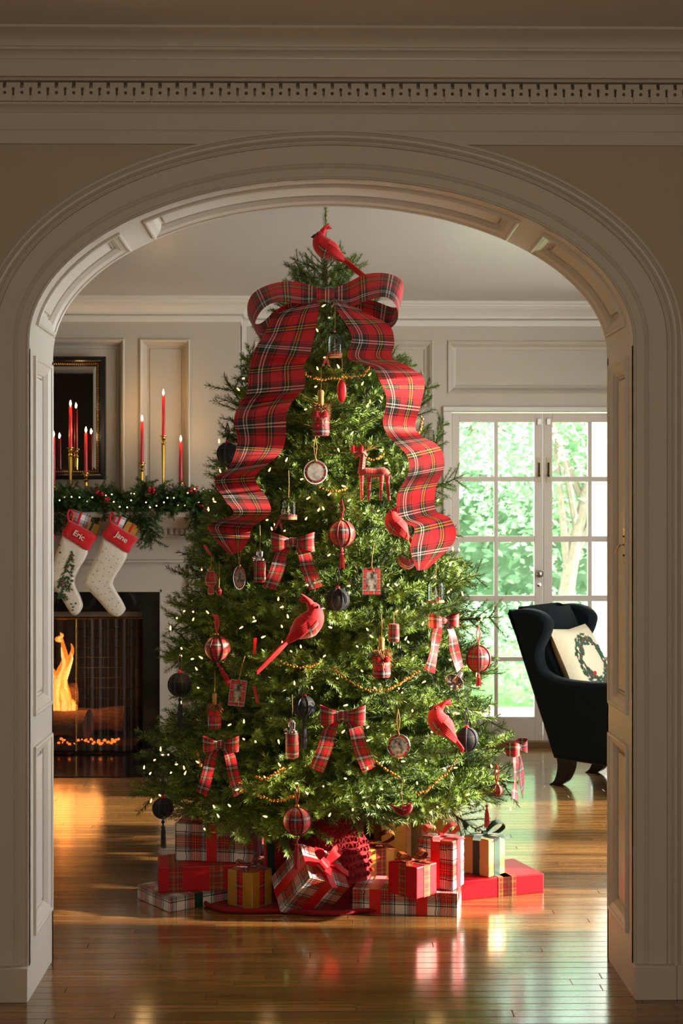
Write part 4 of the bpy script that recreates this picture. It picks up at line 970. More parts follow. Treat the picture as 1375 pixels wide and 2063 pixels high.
# brass latch plate on the right jamb
jx = ACX+AA; ly = YF+.115
lt = thing('latch_plate', 'brass latch plate screwed to the arch jamb', 'latch', (jx-.0005, ly, PZ(1100, ly)))
MB().rbox(-.003, .0, -.022, .022, -.057, .057, .001).build('plate', M_BRASS, lt)
for dy in (-.009, .011):
    for dz in (.03, -.03): MB().ball((-.003, dy, dz), .0032, 8, 5).build('screw', M_BLACK, lt)
MB().tube(catmull([Vector((-.003,0,.004)), Vector((-.016,0,.002)), Vector((-.022,.012,-.008)), Vector((-.024,.03,-.02))], 4), .003, 6).build('hook', M_SILVER, lt)
# ================================================================== Christmas tree
TX, TY = PX(655, 5.95), 5.95
RZ = [(.10,.70),(.22,.80),(.33,.795),(.535,.765),(.70,.72),(.84,.685),(1.05,.675),(1.25,.61),(1.46,.54),(1.77,.455),(2.00,.375),(2.10,.345),(2.25,.26),(2.36,.20),(2.50,.155),(2.60,.10),(2.70,.04),(2.82,.0)]
def tree_r(z): return float(np.interp(z, [a for a, _ in RZ], [b_ for _, b_ in RZ]))
tree = thing('christmas_tree', 'tall full fir Christmas tree standing in the archway', 'christmas tree', (TX, TY, 0)); tro = tree.location.copy()
MB().tube([(0,0,.02),(0,0,1.3),(0,0,2.62)], lambda t: .035*(1-.75*t), 10).build('trunk', M_STEM, tree)
BR = {}
for Lc in (.26, .42, .58, .74):
    BR[Lc] = [spray_mesh('branch', Lc, int(Lc*100)+7*i, twig_gap=.06, bare=.18 if Lc < .5 else .3) for i in range(3)]
r = random.Random(77); nbr = 0
z = .33; tier = 0; slots = []
while z < 2.56:
    R = tree_r(z); n = max(4, int(round(2*math.pi*R/.205))) if z > .42 else 26
    off = r.uniform(0, 6.28)
    for k_ in range(n): slots.append((z+r.uniform(-.03, .03), off+2*math.pi*k_/n+r.uniform(-.12, .12)))
    z += .098 if z < 2.1 else .075; tier += 1
for zt, a in slots:
    zt = max(zt, .30)
    R = tree_r(zt)*r.uniform(.86, 1.07)
    pitch_ = np.interp(zt, [.1, .5, 1.2, 2.0, 2.6], [-4, 0, 12, 26, 48])+r.uniform(-7, 7)
    pr = math.radians(pitch_); L = max(R/math.cos(pr), .17); z0_ = zt-math.tan(pr)*R*.85
    key = min(BR, key=lambda q: abs(q-L)); s_ = L/key
    d = Vector((math.cos(a)*math.cos(pr), math.sin(a)*math.cos(pr), math.sin(pr)))
    place(BR[key][r.randint(0, 2)], 'branch', tree, Matrix.Translation((0, 0, max(z0_, .28))) @ frame_x(d, r.uniform(-.5, .5)) @ Matrix.Scale(s_, 4)); nbr += 1
LEAD = spray_mesh('leader', .34, 901, twig_gap=5, dens=1500, bare=0.0, nl=.024)
place(LEAD, 'leader', tree, Matrix.Translation((0, 0, 2.46)) @ frame_x(Vector((-.015, -.02, 1)), 0, Vector((0,1,0))))
# the named tips that stick out in the photograph
for px, py, qx, qy in [(640,545,590,520),(670,545,735,538),(640,560,585,556),(660,540,700,500),(560,770,492,720),(800,790,840,724),(520,880,455,756),(830,850,880,764),(860,990,940,962),(870,910,906,842),(890,1180,985,1160),(900,1250,1020,1248),(480,1160,372,1164),(470,1260,338,1250),(450,1340,340,1330),(430,1520,290,1570),(430,1600,278,1612),(900,1570,1050,1580),(880,1620,985,1690),(900,1500,1020,1440)]:
    a = at(px, py, TY-.05); b_ = at(qx, qy, TY-.12); d = b_-a; L = d.length; key = min(BR, key=lambda q: abs(q-L)); place(BR[key][1], 'branch', tree, Matrix.Translation(a-tro) @ frame_x(d, 1.2) @ Matrix.Scale(L/key, 4)); nbr += 1
print('branches', nbr)
st = thing('tree_stand', 'dark metal tree stand hidden under the skirt', 'tree stand', (TX, TY, 0))
MB().lathe([(.05,.0),(.06,.0),(.06,.13),(.045,.13),(.045,.02)], 16).build('socket', M_BLACK, st)
for k_ in range(4):
    a = k_*math.pi/2+.5; MB().tube([(.05*math.cos(a), .05*math.sin(a), .10), (.26*math.cos(a), .26*math.sin(a), .014)], .012, 6).build('leg', M_BLACK, st)
def on_tree(px, py, out=0.0):
    """point of the foliage surface that the pixel looks at"""
    d = ray(px, py); Y = TY
    for Yc in np.arange(TY-1.0, TY+.02, .004):
        p = at(px, py, Yc); R = tree_r(p.z)+out
        if (p.x-TX)**2+(p.y-TY)**2 < R*R: return p
    return at(px, py, TY-.02)
# ------------------------------------------------------------------ string lights
M_BULB = emit_mat('warm_bulb', (1, .60, .20), 4.0); M_WIRE = mat('green_wire', (16, 36, 18), .6)
sl = thing('string_lights', 'warm white mini lights wound round the tree', 'string lights', (TX, TY, .2)); slo = sl.location.copy()
bm_ = MB().lathe([(.0003,0),(.0028,.001),(.0034,.007),(.0026,.013),(.0003,.019)], 8).mesh('bulb', M_BULB, 'all')
r = random.Random(5); cnt = 0; path = []
KNOWN = [(606,622),(648,618),(662,640),(640,668),(620,706),(655,720),(683,742),(640,745),(742,757),(728,776),(492,762),(477,787),(634,780),(745,812),(617,824),(738,820),(680,903),(706,876),(774,934),(541,950),(575,930),(444,952),(605,966),(634,937),(688,978),(812,945),(745,958),(617,1006),(652,1027),(660,998),(700,1010),(760,1030),(536,1048),(555,1062),(572,1070),(548,1068),(615,1047),(640,1030),(782,1067),(660,1120),(860,1127),(905,1140),(935,1060),(880,1010),(905,1135),(370,1232),(388,1232),(356,1246),(388,1250),(420,1236),(510,1243),(516,1250),(489,1262),(568,1264),(526,1285),(569,1300),(570,1222),(580,1245),(366,1308),(366,1322),(385,1328),(408,1327),(397,1350),(400,1386),(606,1305),(587,1313),(625,1345),(593,1380),(629,1388),(491,1457),(465,1459),(492,1490),(514,1493),(329,1521),(339,1521),(353,1540),(310,1532),(301,1560),(287,1549),(345,1556),(371,1561),(371,1550),(400,1537),(535,1570),(565,1544),(303,1617),(320,1601),(432,1628),(441,1647),(411,1669),(538,1646),(464,1625),(600,1578),(651,1584),(662,1645),(796,1234),(697,1246),(668,1265),(741,1270),(745,1280),(720,1303),(815,1290),(823,1295),(730,1353),(908,1330),(680,1367),(756,1388),(803,1388),(809,1396),(857,1372),(830,1430),(913,1437),(925,1437),(987,1405),(990,1422),(998,1437),(738,1467),(688,1477),(868,1474),(745,1490),(808,1534),(858,1534),(990,1546),(1000,1552),(893,1547),(914,1547),(697,1569),(945,1599),(964,1599),(763,1628),(710,1633),(740,1623),(880,1625),(867,1638),(972,1250),(985,1252),(932,1200),(905,1190),(800,1180),(760,1160),(655,1320),(630,1230),(780,1180),(830,1330),(850,1260),(700,1420),(660,1500),(560,1490),(840,1580),(770,1590),(620,1600),(480,1590),(740,1550),(620,1180),(870,1080),(430,1010),(420,1030),(560,1210),(705,1180),(910,860),(925,1110)]
for px, py in KNOWN:
    p = on_tree(px, py, .015+r.uniform(-.02, .02)); q_ = .92*tree_r(p.z); p.x = TX+max(-q_, min(q_, p.x-TX)); d = Vector((r.uniform(-.6,.6), -r.uniform(.1,1), r.uniform(-.3,1))).normalized()
    place(bm_, 'bulb', sl, Matrix.Translation(p-slo) @ d.to_track_quat('Z', 'Y').to_matrix().to_4x4() @ Matrix.Scale(.95, 4)); cnt += 1
for k_, (px, py) in enumerate(KNOWN):
    if k_ % 6 == 0: light('mini_light_glow', 'POINT', on_tree(px, py, .04), (0,0,0), .24, (1, .60, .22), shadow_soft_size=.03)
for k_ in range(100):
    f = (k_+.5)/100; z = .25+2.2*(1-math.sqrt(1-f*.97)); a = k_*2.399963
    if math.sin(a) < -.35: continue
    R = tree_r(z)*r.uniform(.75, 1.0); p = Vector((TX+R*math.cos(a), TY+R*math.sin(a), z))
    place(bm_, 'bulb', sl, Matrix.Translation(p-slo)); cnt += 1
for w in range(9):
    pts = []
    for k_ in range(41):
        t = w+k_/40; z = .3+.235*t; a = t*2*math.pi; R = tree_r(z)*.80; pts.append(Vector((R*math.cos(a), R*math.sin(a), z-.2)))
    MB().tube(pts, .0016, 4, cap=False).build('wire', M_WIRE, sl)
# ------------------------------------------------------------------ gold bead garland
M_BEADS = mat('bronze_gold_bead', (196, 138, 72), .28, metal=.85, var=.2, nscale=90)
STR = [[(602,735),(620,757),(650,764),(690,762),(730,755),(745,735)],[(846,835),(850,850),(845,866),(838,880)],[(668,1340),(690,1362),(715,1380),(750,1392),(790,1385),(815,1370),(845,1352)],
       [(755,1530),(780,1552),(805,1566)],[(835,1600),(860,1592),(885,1570),(905,1552),(918,1530)],[(395,1510),(400,1525),(405,1545)],[(510,1564),(535,1568),(560,1555),(575,1545)],[(515,1600),(550,1612),(590,1606)],[(700,900),(720,915),(750,925),(775,915)],[(640,980),(670,990),(700,985)],[(560,1330),(600,1345),(640,1338)]]
for k_, s_ in enumerate(STR):
    P = catmull([on_tree(px, py, .03) for px, py in s_], 14); g = MB(); q = P[0]; L = 0
    for a, b_ in zip(P, P[1:]):
        L += (b_-a).length
        if L > .0085: g.ball(b_+Vector((r.uniform(-.003,.003), r.uniform(-.003,.003), r.uniform(-.003,.003))), r.uniform(.004, .0068), 6, 4); L = 0
    ob = g.build('bead_garland', M_BEADS, None, P[0], smooth='all')
    tag(ob, ['gold bead strand draped under the great bow', 'gold bead strand beside the sunlit ribbon tail', 'long gold bead strand swagged across the middle of the tree', 'gold bead strand beside the round photo ornament near the base', 'gold bead strand rising under the lower cardinal', 'gold bead strand beside the lower tartan bow at the tree edge', 'gold bead strand above the bottom row of presents', 'gold bead strand low on the tree above the plaid gift', 'gold bead strand beneath the tartan reindeer', 'gold bead strand between round photo and red ball', 'gold bead strand under the tail of the large cardinal'][k_], 'bead garland', 'gold bead strands on the tree', 'stuff')
# ------------------------------------------------------------------ great tartan bow
bow = thing('tartan_ribbon_bow', 'huge red tartan bow with two long trailing tails on the treetop', 'bow', on_tree(655, 600, .06)); bo = bow.location.copy()
def ribbon(name_, Lp, Rp, parent, o3, m_, n=8, wave=0.0, th=.0012, uw=None):
    L, R = catmull(Lp, n), catmull(Rp, n)
    if wave:
        for i in range(len(L)):
            w = wave*math.sin(i*.55); L[i] = L[i]+Vector((0, w, 0)); R[i] = R[i]+Vector((0, w*.7+wave*.3*math.sin(i*.9), 0))
    return MB().strip(L, R, th, uw=uw).build(name_, m_, parent, o3, smooth='all')
def tail(st_, outs):
    return [on_tree(x, y, .035+o) for (x, y), o in zip(st_, outs)]
LT = [((590,615),(645,602)),((549,640),(642,625)),((531,676),(634,668)),((513,704),(624,714)),((502,745),(612,735)),((498,789),(613,779)),((484,811),(598,797)),((471,845),(578,830)),((478,891),(572,898)),((462,940),(548,928)),((432,968),(514,962)),((452,1006),(540,1008)),((470,1036),(543,1036)),((421,1056),(508,1062)),((430,1082),(502,1086)),((464,1118),(486,1110))]
RT = [((668,602),(700,610)),((676,620),(740,632)),((702,662),(784,656)),((709,684),(794,690)),((702,722),(790,720)),((749,739),(828,742)),((764,766),(854,764)),((778,804),(848,812)),((771,852),(836,856)),((784,880),(846,876)),((818,916),(884,900)),((823,952),(895,938)),((800,998),(877,986)),((804,1046),(878,1028)),((834,1064),(908,1046)),((826,1106),(915,1090)),((840,1150),(858,1148))]
ou = [.06,.07,.05,.06,.04,.075,.03,.07,.03,.08,.03,.06,.085,.03,.06,.05,.06]
for nm, T in (('ribbon_tail', LT), ('ribbon_tail', RT)):
    A = [on_tree(a[0], a[1], .03+o) for (a, b_), o in zip(T, ou)]; B = [on_tree(b_[0], b_[1], .03+o) for (a, b_), o in zip(T, ou)]
    # keep both edges of a station at a similar depth
    for i in range(len(A)):
        yy = min(A[i].y, B[i].y); A[i] = at(T[i][0][0], T[i][0][1], yy+.25*(A[i].y-yy)); B[i] = at(T[i][1][0], T[i][1][1], yy+.25*(B[i].y-yy))
    L, R = catmull(A, 10), catmull(B, 10)
    MB().strip(L, R, .0015, uw=.20).build(nm, M_PLAID_BIG, bow, bo, smooth='all')
Yb = bo.y
def loop(near, far, dn, df):
    A = [at(x, y, Yb+dn[i]) for i, (x, y) in enumerate(near)]; B = [at(x, y, Yb+df[i]) for i, (x, y) in enumerate(far)]
    MB().strip(catmull(A, 7), catmull(B, 7), .0015, uw=.18).build('bow_loop', M_PLAID_BIG, bow, bo, smooth='all')
loop([(646,606),(610,612),(565,606),(532,620),(514,648),(517,672),(536,680),(564,668),(606,640),(648,608)],
     [(646,585),(610,570),(560,569),(516,586),(499,612),(502,644),(524,652),(560,622),(606,604),(648,592)],
     [-.02,-.05,-.07,-.08,-.07,-.06,-.06,-.06,-.05,-.03], [.0,.02,.03,.03,.03,.03,.03,.02,.0,-.01])
loop([(664,606),(700,618),(738,606),(772,598),(794,610),(801,640),(784,662),(750,662),(708,640),(664,608)],
     [(664,585),(700,570),(735,553),(778,551),(808,566),(811,596),(797,620),(752,606),(708,598),(664,592)],
     [-.02,-.05,-.07,-.08,-.08,-.07,-.06,-.06,-.05,-.03], [.0,.02,.03,.03,.03,.03,.03,.02,.0,-.01])
m = MB(); c = at(655, 594, Yb-.05); rows = []
for i in range(9):
    a = math.pi*2*i/8; rows.append([c+Vector((dx, .03*math.cos(a), .030*(1+.12*math.sin(j*2.2))*math.sin(a))) for j, dx in enumerate(np.linspace(-.034, .034, 6))])
m.grid(rows, uv=lambda i, j: (j*.014, i*.025), flip=True); m.build('knot', M_PLAID_BIG, bow, bo, smooth='all')
# ================================================================== ornaments
def cord(parent, pts, r_=.0012, m_=None, name_='hanging_cord'): return MB().tube(pts, r_, 5, cap=False).build(name_, m_ or M_CORD, parent)
M_NAVY_TH = mat('navy_silk', (18, 18, 44), .6, var=.2, sheen=.3); M_RED_TH = mat('red_silk', (180, 14, 34), .55, var=.15, sheen=.3); M_DKRED = mat('dark_red_braid', (92, 8, 22), .7, var=.1)
def tassel_mesh(mb, top, ln, rad, lean=0.0, seed=1):
    r = random.Random(seed); top = Vector(top)
    for k_ in range(34):
        a = r.uniform(0, 6.28); q = rad*math.sqrt(r.random()); e = top+Vector((q*math.cos(a)+lean*ln, q*math.sin(a), -ln*r.uniform(.92, 1.04)))
        mid = top+Vector((q*.75*math.cos(a)+lean*ln*.4, q*.75*math.sin(a), -ln*.4)); mb.tube([top, mid, e], .0011, 4, cap=False)
    mb.ball(top-Vector((0,0,.003)), rad*.55, 8, 6)
    mb.tube([top+Vector((lean*ln*.2,0,-ln*.2)), top+Vector((lean*ln*.24,0,-ln*.25))], rad*.62, 10)
def ball_ornament(px, py, dpx, m_, braid, tas, label, tl=.09, lean=0.0, out=.03, loop_m=None, hang=.08, tass=True):
    p = on_tree(px, py, out); sc_ = FPX/p.y; R = dpx/2/sc_
    t = thing('ball_ornament', label, 'ornament', p, random.uniform(-.4, .4), 'fabric ball ornaments')
    MB().ball((0,0,0), R, 28, 18).build('ball', m_, t, smooth='all')
    for k_ in range(3):
        a = k_*math.pi/3+.3; MB().tube([Vector((math.cos(a)*math.cos(q), math.sin(a)*math.cos(q), math.sin(q)))*(R*1.01) for q in np.linspace(0, 2*math.pi, 33)], .0034, 6, cap=False).build('braid', braid, t)
    MB().lathe([(.001,R+.012),(.007,R+.010),(.009,R+.004),(.006,R-.002)], 12).build('cap', M_GOLD_BEAD if m_ is not M_PLAID_NAVY else M_RED_FELT, t, smooth=40)
    MB().tube([(0,0,R+.01),(-.008,0,R+hang*.6),(0,0,R+hang)], .0024, 5).tube([(0,0,R+.01),(.008,0,R+hang*.6),(0,0,R+hang)], .0024, 5).build('hanging_loop', loop_m or tas, t)
    if tass:
        q = MB(); tassel_mesh(q, (lean*.01, 0, -R-.012), tl, .013, lean, px); q.tube([(0,0,-R),(0,0,-R-.012)], .003, 6); q.build('tassel', tas, t)
    return t
RB = dict(m_=M_PLAID_MID, braid=M_DKRED, tas=M_RED_TH)
NB = dict(m_=M_PLAID_NAVY, braid=M_NAVY_TH, tas=M_NAVY_TH)
ball_ornament(688, 1075, 52, **RB, label='red tartan ball with dark braid below the reindeer ornament', tl=.07)
ball_ornament(437, 1306, 50, **RB, label='red tartan ball with swept tassel at the left of the tree', lean=.55, tl=.085)
ball_ornament(963, 1327, 52, **RB, label='red tartan ball hanging in front of the french door', tl=.045)
ball_ornament(598, 1654, 55, **RB, label='red tartan ball hanging lowest in front of the presents', tl=.11, out=.05)
ball_ornament(458, 914, 42, **NB, label='navy tartan ball next to the upper left ribbon tail', tass=False, out=.05)
ball_ornament(362, 1379, 46, **NB, label='navy tartan ball with tassel at the left edge of the tree', tl=.11)
ball_ornament(612, 1424, 42, **NB, label='navy tartan ball deep in the branches above the silver flask', tl=.10, out=-.05)
ball_ornament(940, 1490, 46, **NB, label='navy tartan ball behind the lower right cardinal', tass=False)
ball_ornament(680, 1208, 44, **NB, label='navy ball half buried right of the large cardinal', tass=False, out=-.03)
ball_ornament(328, 1628, 40, **NB, label='navy ball with tassel hanging from the lowest left branch', tl=.10)
ball_ornament(1000, 1592, 22, **RB, label='tiny red tartan ball at the lower right branch tips', tass=False)
t = thing('hanging_tassel', 'plain red tassel hanging from the lowest right branch', 'tassel', at(980, 1622, TY-.15)); q = MB(); tassel_mesh(q, (0,0,0), .095, .012, 0, 3); q.build('threads', M_RED_TH, t); cord(t, [(0,0,0),(0,0,.06)])
# --- plaid bows
def hair_bow(px, py, w, h, label, rz=0.0, spread=1.0, out=.045, m_=None, tl=(1.0, 1.0), fold=.0, depth=None):
    """tied bow with two loops and two tails; w and h in pixels of the photograph"""
    p = on_tree(px, py, out) if depth is None else at(px, py, depth)
    k_ = p.y/FPX; W, H = w*k_, h*k_; m_ = m_ or M_PLAID_MID
    t = thing('tartan_bow', label, 'bow', p, rz, 'tied tartan bows on the tree')
    rw = W*.36
    for s in (-1, 1):
        V = lambda x, y_, z_: Vector((s*x*W*.5, y_, z_*rw))
        L = [V(.06,-.010,.16), V(.5,-.035,.42), V(.92,-.030,.62), V(1.0,-.005,.60), V(.92,.012,.56), V(.5,.012,.32), V(.06,0,.12)]
        R_ = [V(.06,-.010,-.16), V(.5,-.035,-.46), V(.90,-.030,-.58), V(.98,-.005,-.56), V(.90,.012,-.50), V(.5,.012,-.36), V(.06,0,-.12)]
        MB().strip(catmull(L, 6), catmull(R_, 6), .0012, uw=rw*1.1).build('bow_loop', m_, t, smooth='all')
        T = H*tl[0 if s < 0 else 1]; sp_ = spread
        A = [Vector((s*.004, -.008, -.01)), Vector((s*W*.16*sp_, -.022, -T*.25)), Vector((s*W*.26*sp_, -.012, -T*.55)), Vector((s*W*.50*sp_, -.026, -T*.97))]
        B = [Vector((s*.016, -.006, .0)), Vector((s*(W*.16*sp_+rw*.75), -.010, -T*.20)), Vector((s*(W*.28*sp_+rw*.85), -.020, -T*.52)), Vector((s*(W*.46*sp_+rw*.95)*(1-fold), -.012, -T*.88))]
        if s < 0: A, B = B, A
        MB().strip(catmull(A, 7), catmull(B, 7), .0012, uw=rw).build('tail', m_, t, smooth='all')
    rows = []
    for i in range(9):
        a = 2*math.pi*i/8; rows.append([Vector((dx, -.010+.014*math.cos(a), rw*.30*math.sin(a))) for dx in (-W*.075, -W*.03, W*.03, W*.075)])
    MB().grid(rows, uv=lambda i, j: (j*.01, i*.01), flip=True).build('knot', m_, t, smooth='all')
    return t
hair_bow(590, 1092, 88, 100, 'tartan bow with long tails under the glass cloche', 0, .75)
hair_bow(445, 1498, 72, 108, 'tartan bow low on the left of the tree', 0, .75)
hair_bow(690, 1440, 92, 118, 'tartan bow in the lower middle of the tree', 0, .85)
hair_bow(890, 1250, 66, 108, 'sunlit tartan bow beside the silver bell', .5, .8)
hair_bow(1036, 1506, 66, 108, 'tartan bow turned sideways on the far right branch tip', 1.05, .35, depth=5.75)
# --- cardinals
M_CARD = mat('red_feather', (208, 18, 26), .75, var=.18, nscale=50, bump=.3, sheen=.4)
def cardinal(px, py, ln, head_right, label, tilt=0.0, tail_l=1.0, out=.05, scale=1.0, plaid_belly=True, yaw=0.0):
    """body length ln in pixels (without tail); head_right: +1 looks right, -1 looks left"""
    p = on_tree(px, py, out); k_ = ln*p.y/FPX; s = head_right
    t = thing('cardinal_ornament', label, 'bird ornament', p, 0, 'red cardinal ornaments')
    t.rotation_euler = (0, -tilt*s, yaw); X = lambda x, z_, y_=0: Vector((s*x*k_, y_*k_, z_*k_))
    # body: loft along the spine from rump to crown
    sp_ = [(-.52,-.24,.05),(-.36,-.13,.17),(-.14,-.01,.31),(.08,.05,.37),(.22,.17,.345),(.29,.30,.29),(.31,.41,.235),(.29,.51,.16),(.25,.58,.07)]
    pts = catmull([X(x, z_) for x, z_, _ in sp_], 4); rad = [a[0] for a in []]
    rr_ = np.interp(np.linspace(0, 1, len(pts)), np.linspace(0, 1, len(sp_)), [q*k_ for _, _, q in sp_])
    MB().tube(pts, lambda u: float(np.interp(u, np.linspace(0, 1, len(pts)), rr_)), 16).build('body', M_CARD, t, smooth='all')
    # crest
    m = MB()
    for dy, e in ((0, (.06,.92)), (.02, (.0,.84)), (-.02, (.12,.84)), (.0, (-.06,.76))): m.tube(catmull([X(.28,.46), X(.22,.68,dy), X(e[0], e[1], dy*1.5)], 4), lambda u: .13*k_*(1-u)**.8+.0008, 8)
    m.build('crest', M_CARD, t, smooth='all')
    if plaid_belly:
        rows = []
        for i in range(9):
            u = -.30+.66*i/8; row = []
            for j in range(9):
                a = -1.35+2.7*j/8; rd = np.interp(u, [-.36,-.1,.1,.3,.36], [.18,.32,.375,.335,.27])+.014; cz = np.interp(u, [-.36,-.15,.08,.25,.36], [-.12,-.02,.06,.16,.25])
                row.append(X(u+.10*math.cos(a)*(1 if u > .1 else .4), cz-rd*math.cos(a), rd*math.sin(a)))
            rows.append(row)
        MB().grid(rows, uv=lambda i, j: (i*.012, j*.012), flip=(s > 0)).build('tartan_breast', M_PLAID_SMALL, t, smooth='all')
    # black mask, beak, eyes
    fm = MB().ball(X(.48,.38), .115*k_, 10, 8, sc=(.9, 1.3, 1)).build('face_mask', M_BLACK, t, smooth='all')
    MB().tube([X(.50,.40), X(.57,.38), X(.64,.35)], lambda u: .08*k_*(1-u)+.0008, 8).build('beak', mat('beak_%d' % px, (70, 30, 20), .4), fm, smooth='all')
    for sy in (-1, 1): MB().ball(X(.42,.47,sy*.20), .04*k_, 8, 6).build('eye', M_BLACK, t, smooth='all')
    # wings
    for sy in (-1, 1):
        m = MB()
        for q in range(5): m.tube(catmull([X(.12,.18-.05*q,sy*.29), X(-.2,.06-.06*q,sy*.32), X(-.62,-.22-.03*q,sy*.10)], 4), lambda u: .07*k_*(1-u)**.5*(.4+u)+.0008, 6)
        m.build('wing', M_CARD, t, smooth='all')
    m = MB()
    for q in range(5): m.tube(catmull([X(-.40,-.14), X(-.9,-.42-.03*q,(q-2)*.03), X(-.6-1.0*tail_l,-.25-.62*tail_l-.03*q,(q-2)*.05)], 5), lambda u: .055*k_*(1-.75*u)+.0008, 6)
    m.build('tail', M_CARD, t, smooth='all')
    return t
cardinal(660, 503, 58, -1, 'red cardinal perched above the great bow', .12, .95, out=.10, yaw=0)
cardinal(616, 1262, 72, 1, 'largest red cardinal with long tail in the middle of the tree', .22, 1.02, out=.07, yaw=.1)
cardinal(800, 1062, 54, -1, 'red cardinal beside the right ribbon tail', .35, .35, yaw=-.2)
cardinal(890, 1462, 62, -1, 'red cardinal in front of the navy ball at lower right', .38, .25, yaw=-.1)
def glass_bird(px, py, ln, s, label, m_):
    p = on_tree(px, py, .05); k_ = ln*p.y/FPX; t = thing('bird_ornament', label, 'bird ornament', p); X = lambda x, z_, y_=0: Vector((s*x*k_, y_*k_, z_*k_))
    pts = catmull([X(-.5,.16), X(-.30,.04), X(-.05,-.02), X(.18,.06), X(.34,.22), X(.42,.30)], 4); rr_ = [.05,.17,.30,.28,.19,.10]
    MB().tube(pts, lambda u: float(np.interp(u, np.linspace(0, 1, 6), rr_))*k_, 14).build('body', m_, t, smooth='all')
    MB().tube([X(.42,.28), X(.56,.26)], lambda u: .05*k_*(1-u)+.0006, 8).build('beak', M_GOLD_BEAD, t)
    MB().tube([X(-.45,.14), X(-.62,.26)], lambda u: .07*k_*(1-.4*u), 8).build('tail', m_, t)
    MB().ball(X(.33,.26,-.15), .03*k_, 6, 5).build('eye', M_BLACK, t)
    cord(t, [X(0,.25), X(-.1,.9), X(0,1.6)])
M_RGLASS = mat('red_glitter_glass', (120, 14, 26), .15, var=.4, nscale=140, coat=.8)
glass_bird(812, 1632, 40, 1, 'small dark red bird ornament above the gold present', M_RGLASS)
glass_bird(820, 1135, 40, -1, 'small tartan bird ornament beside the ribbon tip', M_PLAID_SMALL)
# --- photo ornaments
def photo_mat(name, seed):
    m, nt, b = new_mat(name); N = nt.nodes; tc = N.new('ShaderNodeTexCoord'); mp = N.new('ShaderNodeMapping'); mp.inputs['Location'].default_value = (seed*3.1, seed, 0)
    nz = N.new('ShaderNodeTexNoise'); nz.inputs['Scale'].default_value = 55; nz.inputs['Detail'].default_value = 3
    rp = N.new('ShaderNodeValToRGB'); e = rp.color_ramp.elements; e[0].position = .35; e[1].position = .65; e[0].color = (.03,.025,.02,1); e[1].color = (.42,.38,.33,1)
    nt.links.new(tc.outputs['Object'], mp.inputs[0]); nt.links.new(mp.outputs[0], nz.inputs['Vector']); nt.links.new(nz.outputs[0], rp.inputs[0]); nt.links.new(rp.outputs[0], b.inputs['Base Color']); b.inputs['Roughness'].default_value = .15; return m
def disc(mb, rx, rz, y0, y1, n=32):
    A = [Vector((rx*math.cos(2*math.pi*i/n), y0, rz*math.sin(2*math.pi*i/n))) for i in range(n)]; B = [Vector((p.x, y1, p.z)) for p in A]
    mb.add(A+B, [tuple(range(n)), tuple(range(2*n-1, n-1, -1))]+[(i, i+n, (i+1) % n+n, (i+1) % n) for i in range(n)]); return mb
def round_photo(px, py, w, h, label, rz=0.0, ry=0.0, out=.05):
    p = on_tree(px, py, out); k_ = p.y/FPX; rx, rz_ = w/2*k_, h/2*k_
    t = thing('photo_ornament', label, 'photo ornament', p, rz, 'glass photo ornaments'); t.rotation_euler = (0, ry, rz)
    disc(MB(), rx, rz_, -.002, .002).build('glass_disc', M_GLASS, t)
    MB().tube([Vector((rx*math.cos(a), 0, rz_*math.sin(a))) for a in np.linspace(0, 2*math.pi, 33)], .0018, 6, cap=False).build('rim', M_SILVER, t)
    n = 32; A = [Vector((rx*.93*math.cos(2*math.pi*i/n), -.0026, rz_*.93*math.sin(2*math.pi*i/n))) for i in range(n)]; B = [Vector((p_.x*.76, -.0026, p_.z*.76)) for p_ in A]
    MB().grid([A, B], closed_u=True, uv=lambda i, j: (j*.006, i*.01), flip=True).build('tartan_mat', M_PLAID_SMALL, t)
    disc(MB(), rx*.70, rz_*.70, -.0035, -.0024).build('photograph', photo_mat('photo_%d' % px, px % 7), t)
    MB().ball((0, -.003, rz_*1.0), .006, 8, 6, sc=(.8, .5, 1.4)).build('charm', M_GOLD_BEAD, t)
    cord(t, [(0,0,rz_), (-.006,.0,rz_+.05), (0,.01,rz_+.09)]); cord(t, [(0,0,rz_), (.006,.0,rz_+.05), (0,.01,rz_+.09)])
round_photo(635, 951, 46, 48, 'round glass photo ornament below the fur trimmed bottle')
round_photo(482, 1164, 28, 46, 'oval glass photo ornament beside the silver topped flask', .6)
round_photo(802, 1503, 46, 48, 'round photo ornament right of the lower middle bow')
def frame_photo(px, py, w, h, label, ry=0.0, out=.05):
    p = on_tree(px, py, out); k_ = p.y/FPX; hw, hh = w/2*k_, h/2*k_; t = thing('framed_photo_ornament', label, 'photo ornament', p, 0, 'glass photo ornaments'); t.rotation_euler = (0, ry, .1)
    MB().box(-hw, hw, -.002, .002, -hh, hh).build('glass_plate', M_GLASS, t)
    m = MB()
    for a, b_, c, d in ((-hw,hw,hh-.002,hh+.001),(-hw,hw,-hh-.001,-hh+.002),(-hw-.001,-hw+.002,-hh,hh),(hw-.002,hw+.001,-hh,hh)): m.box(a, b_, -.003, .003, c, d)
    m.build('rim', M_SILVER, t)
    m = MB(); q = hw*.58; z_ = hh*.72
    for a, b_, c, d in ((-hw*.95,hw*.95,z_,hh*.95),(-hw*.95,hw*.95,-hh*.95,-z_),(-hw*.95,-q,-z_,z_),(q,hw*.95,-z_,z_)): m.box(a, b_, -.0032, -.0022, c, d)
    m.build('tartan_mat', M_PLAID_SMALL, t); MB().box(-q, q, -.0034, -.0022, -z_, z_).build('photograph', photo_mat('photo_%d' % px, px % 5), t)
    MB().ball((0, -.003, hh), .006, 8, 6, sc=(.8, .5, 1.4)).build('charm', M_GOLD_BEAD, t); cord(t, [(0,0,hh), (.004,.005,hh+.05), (.012,.01,hh+.09)])
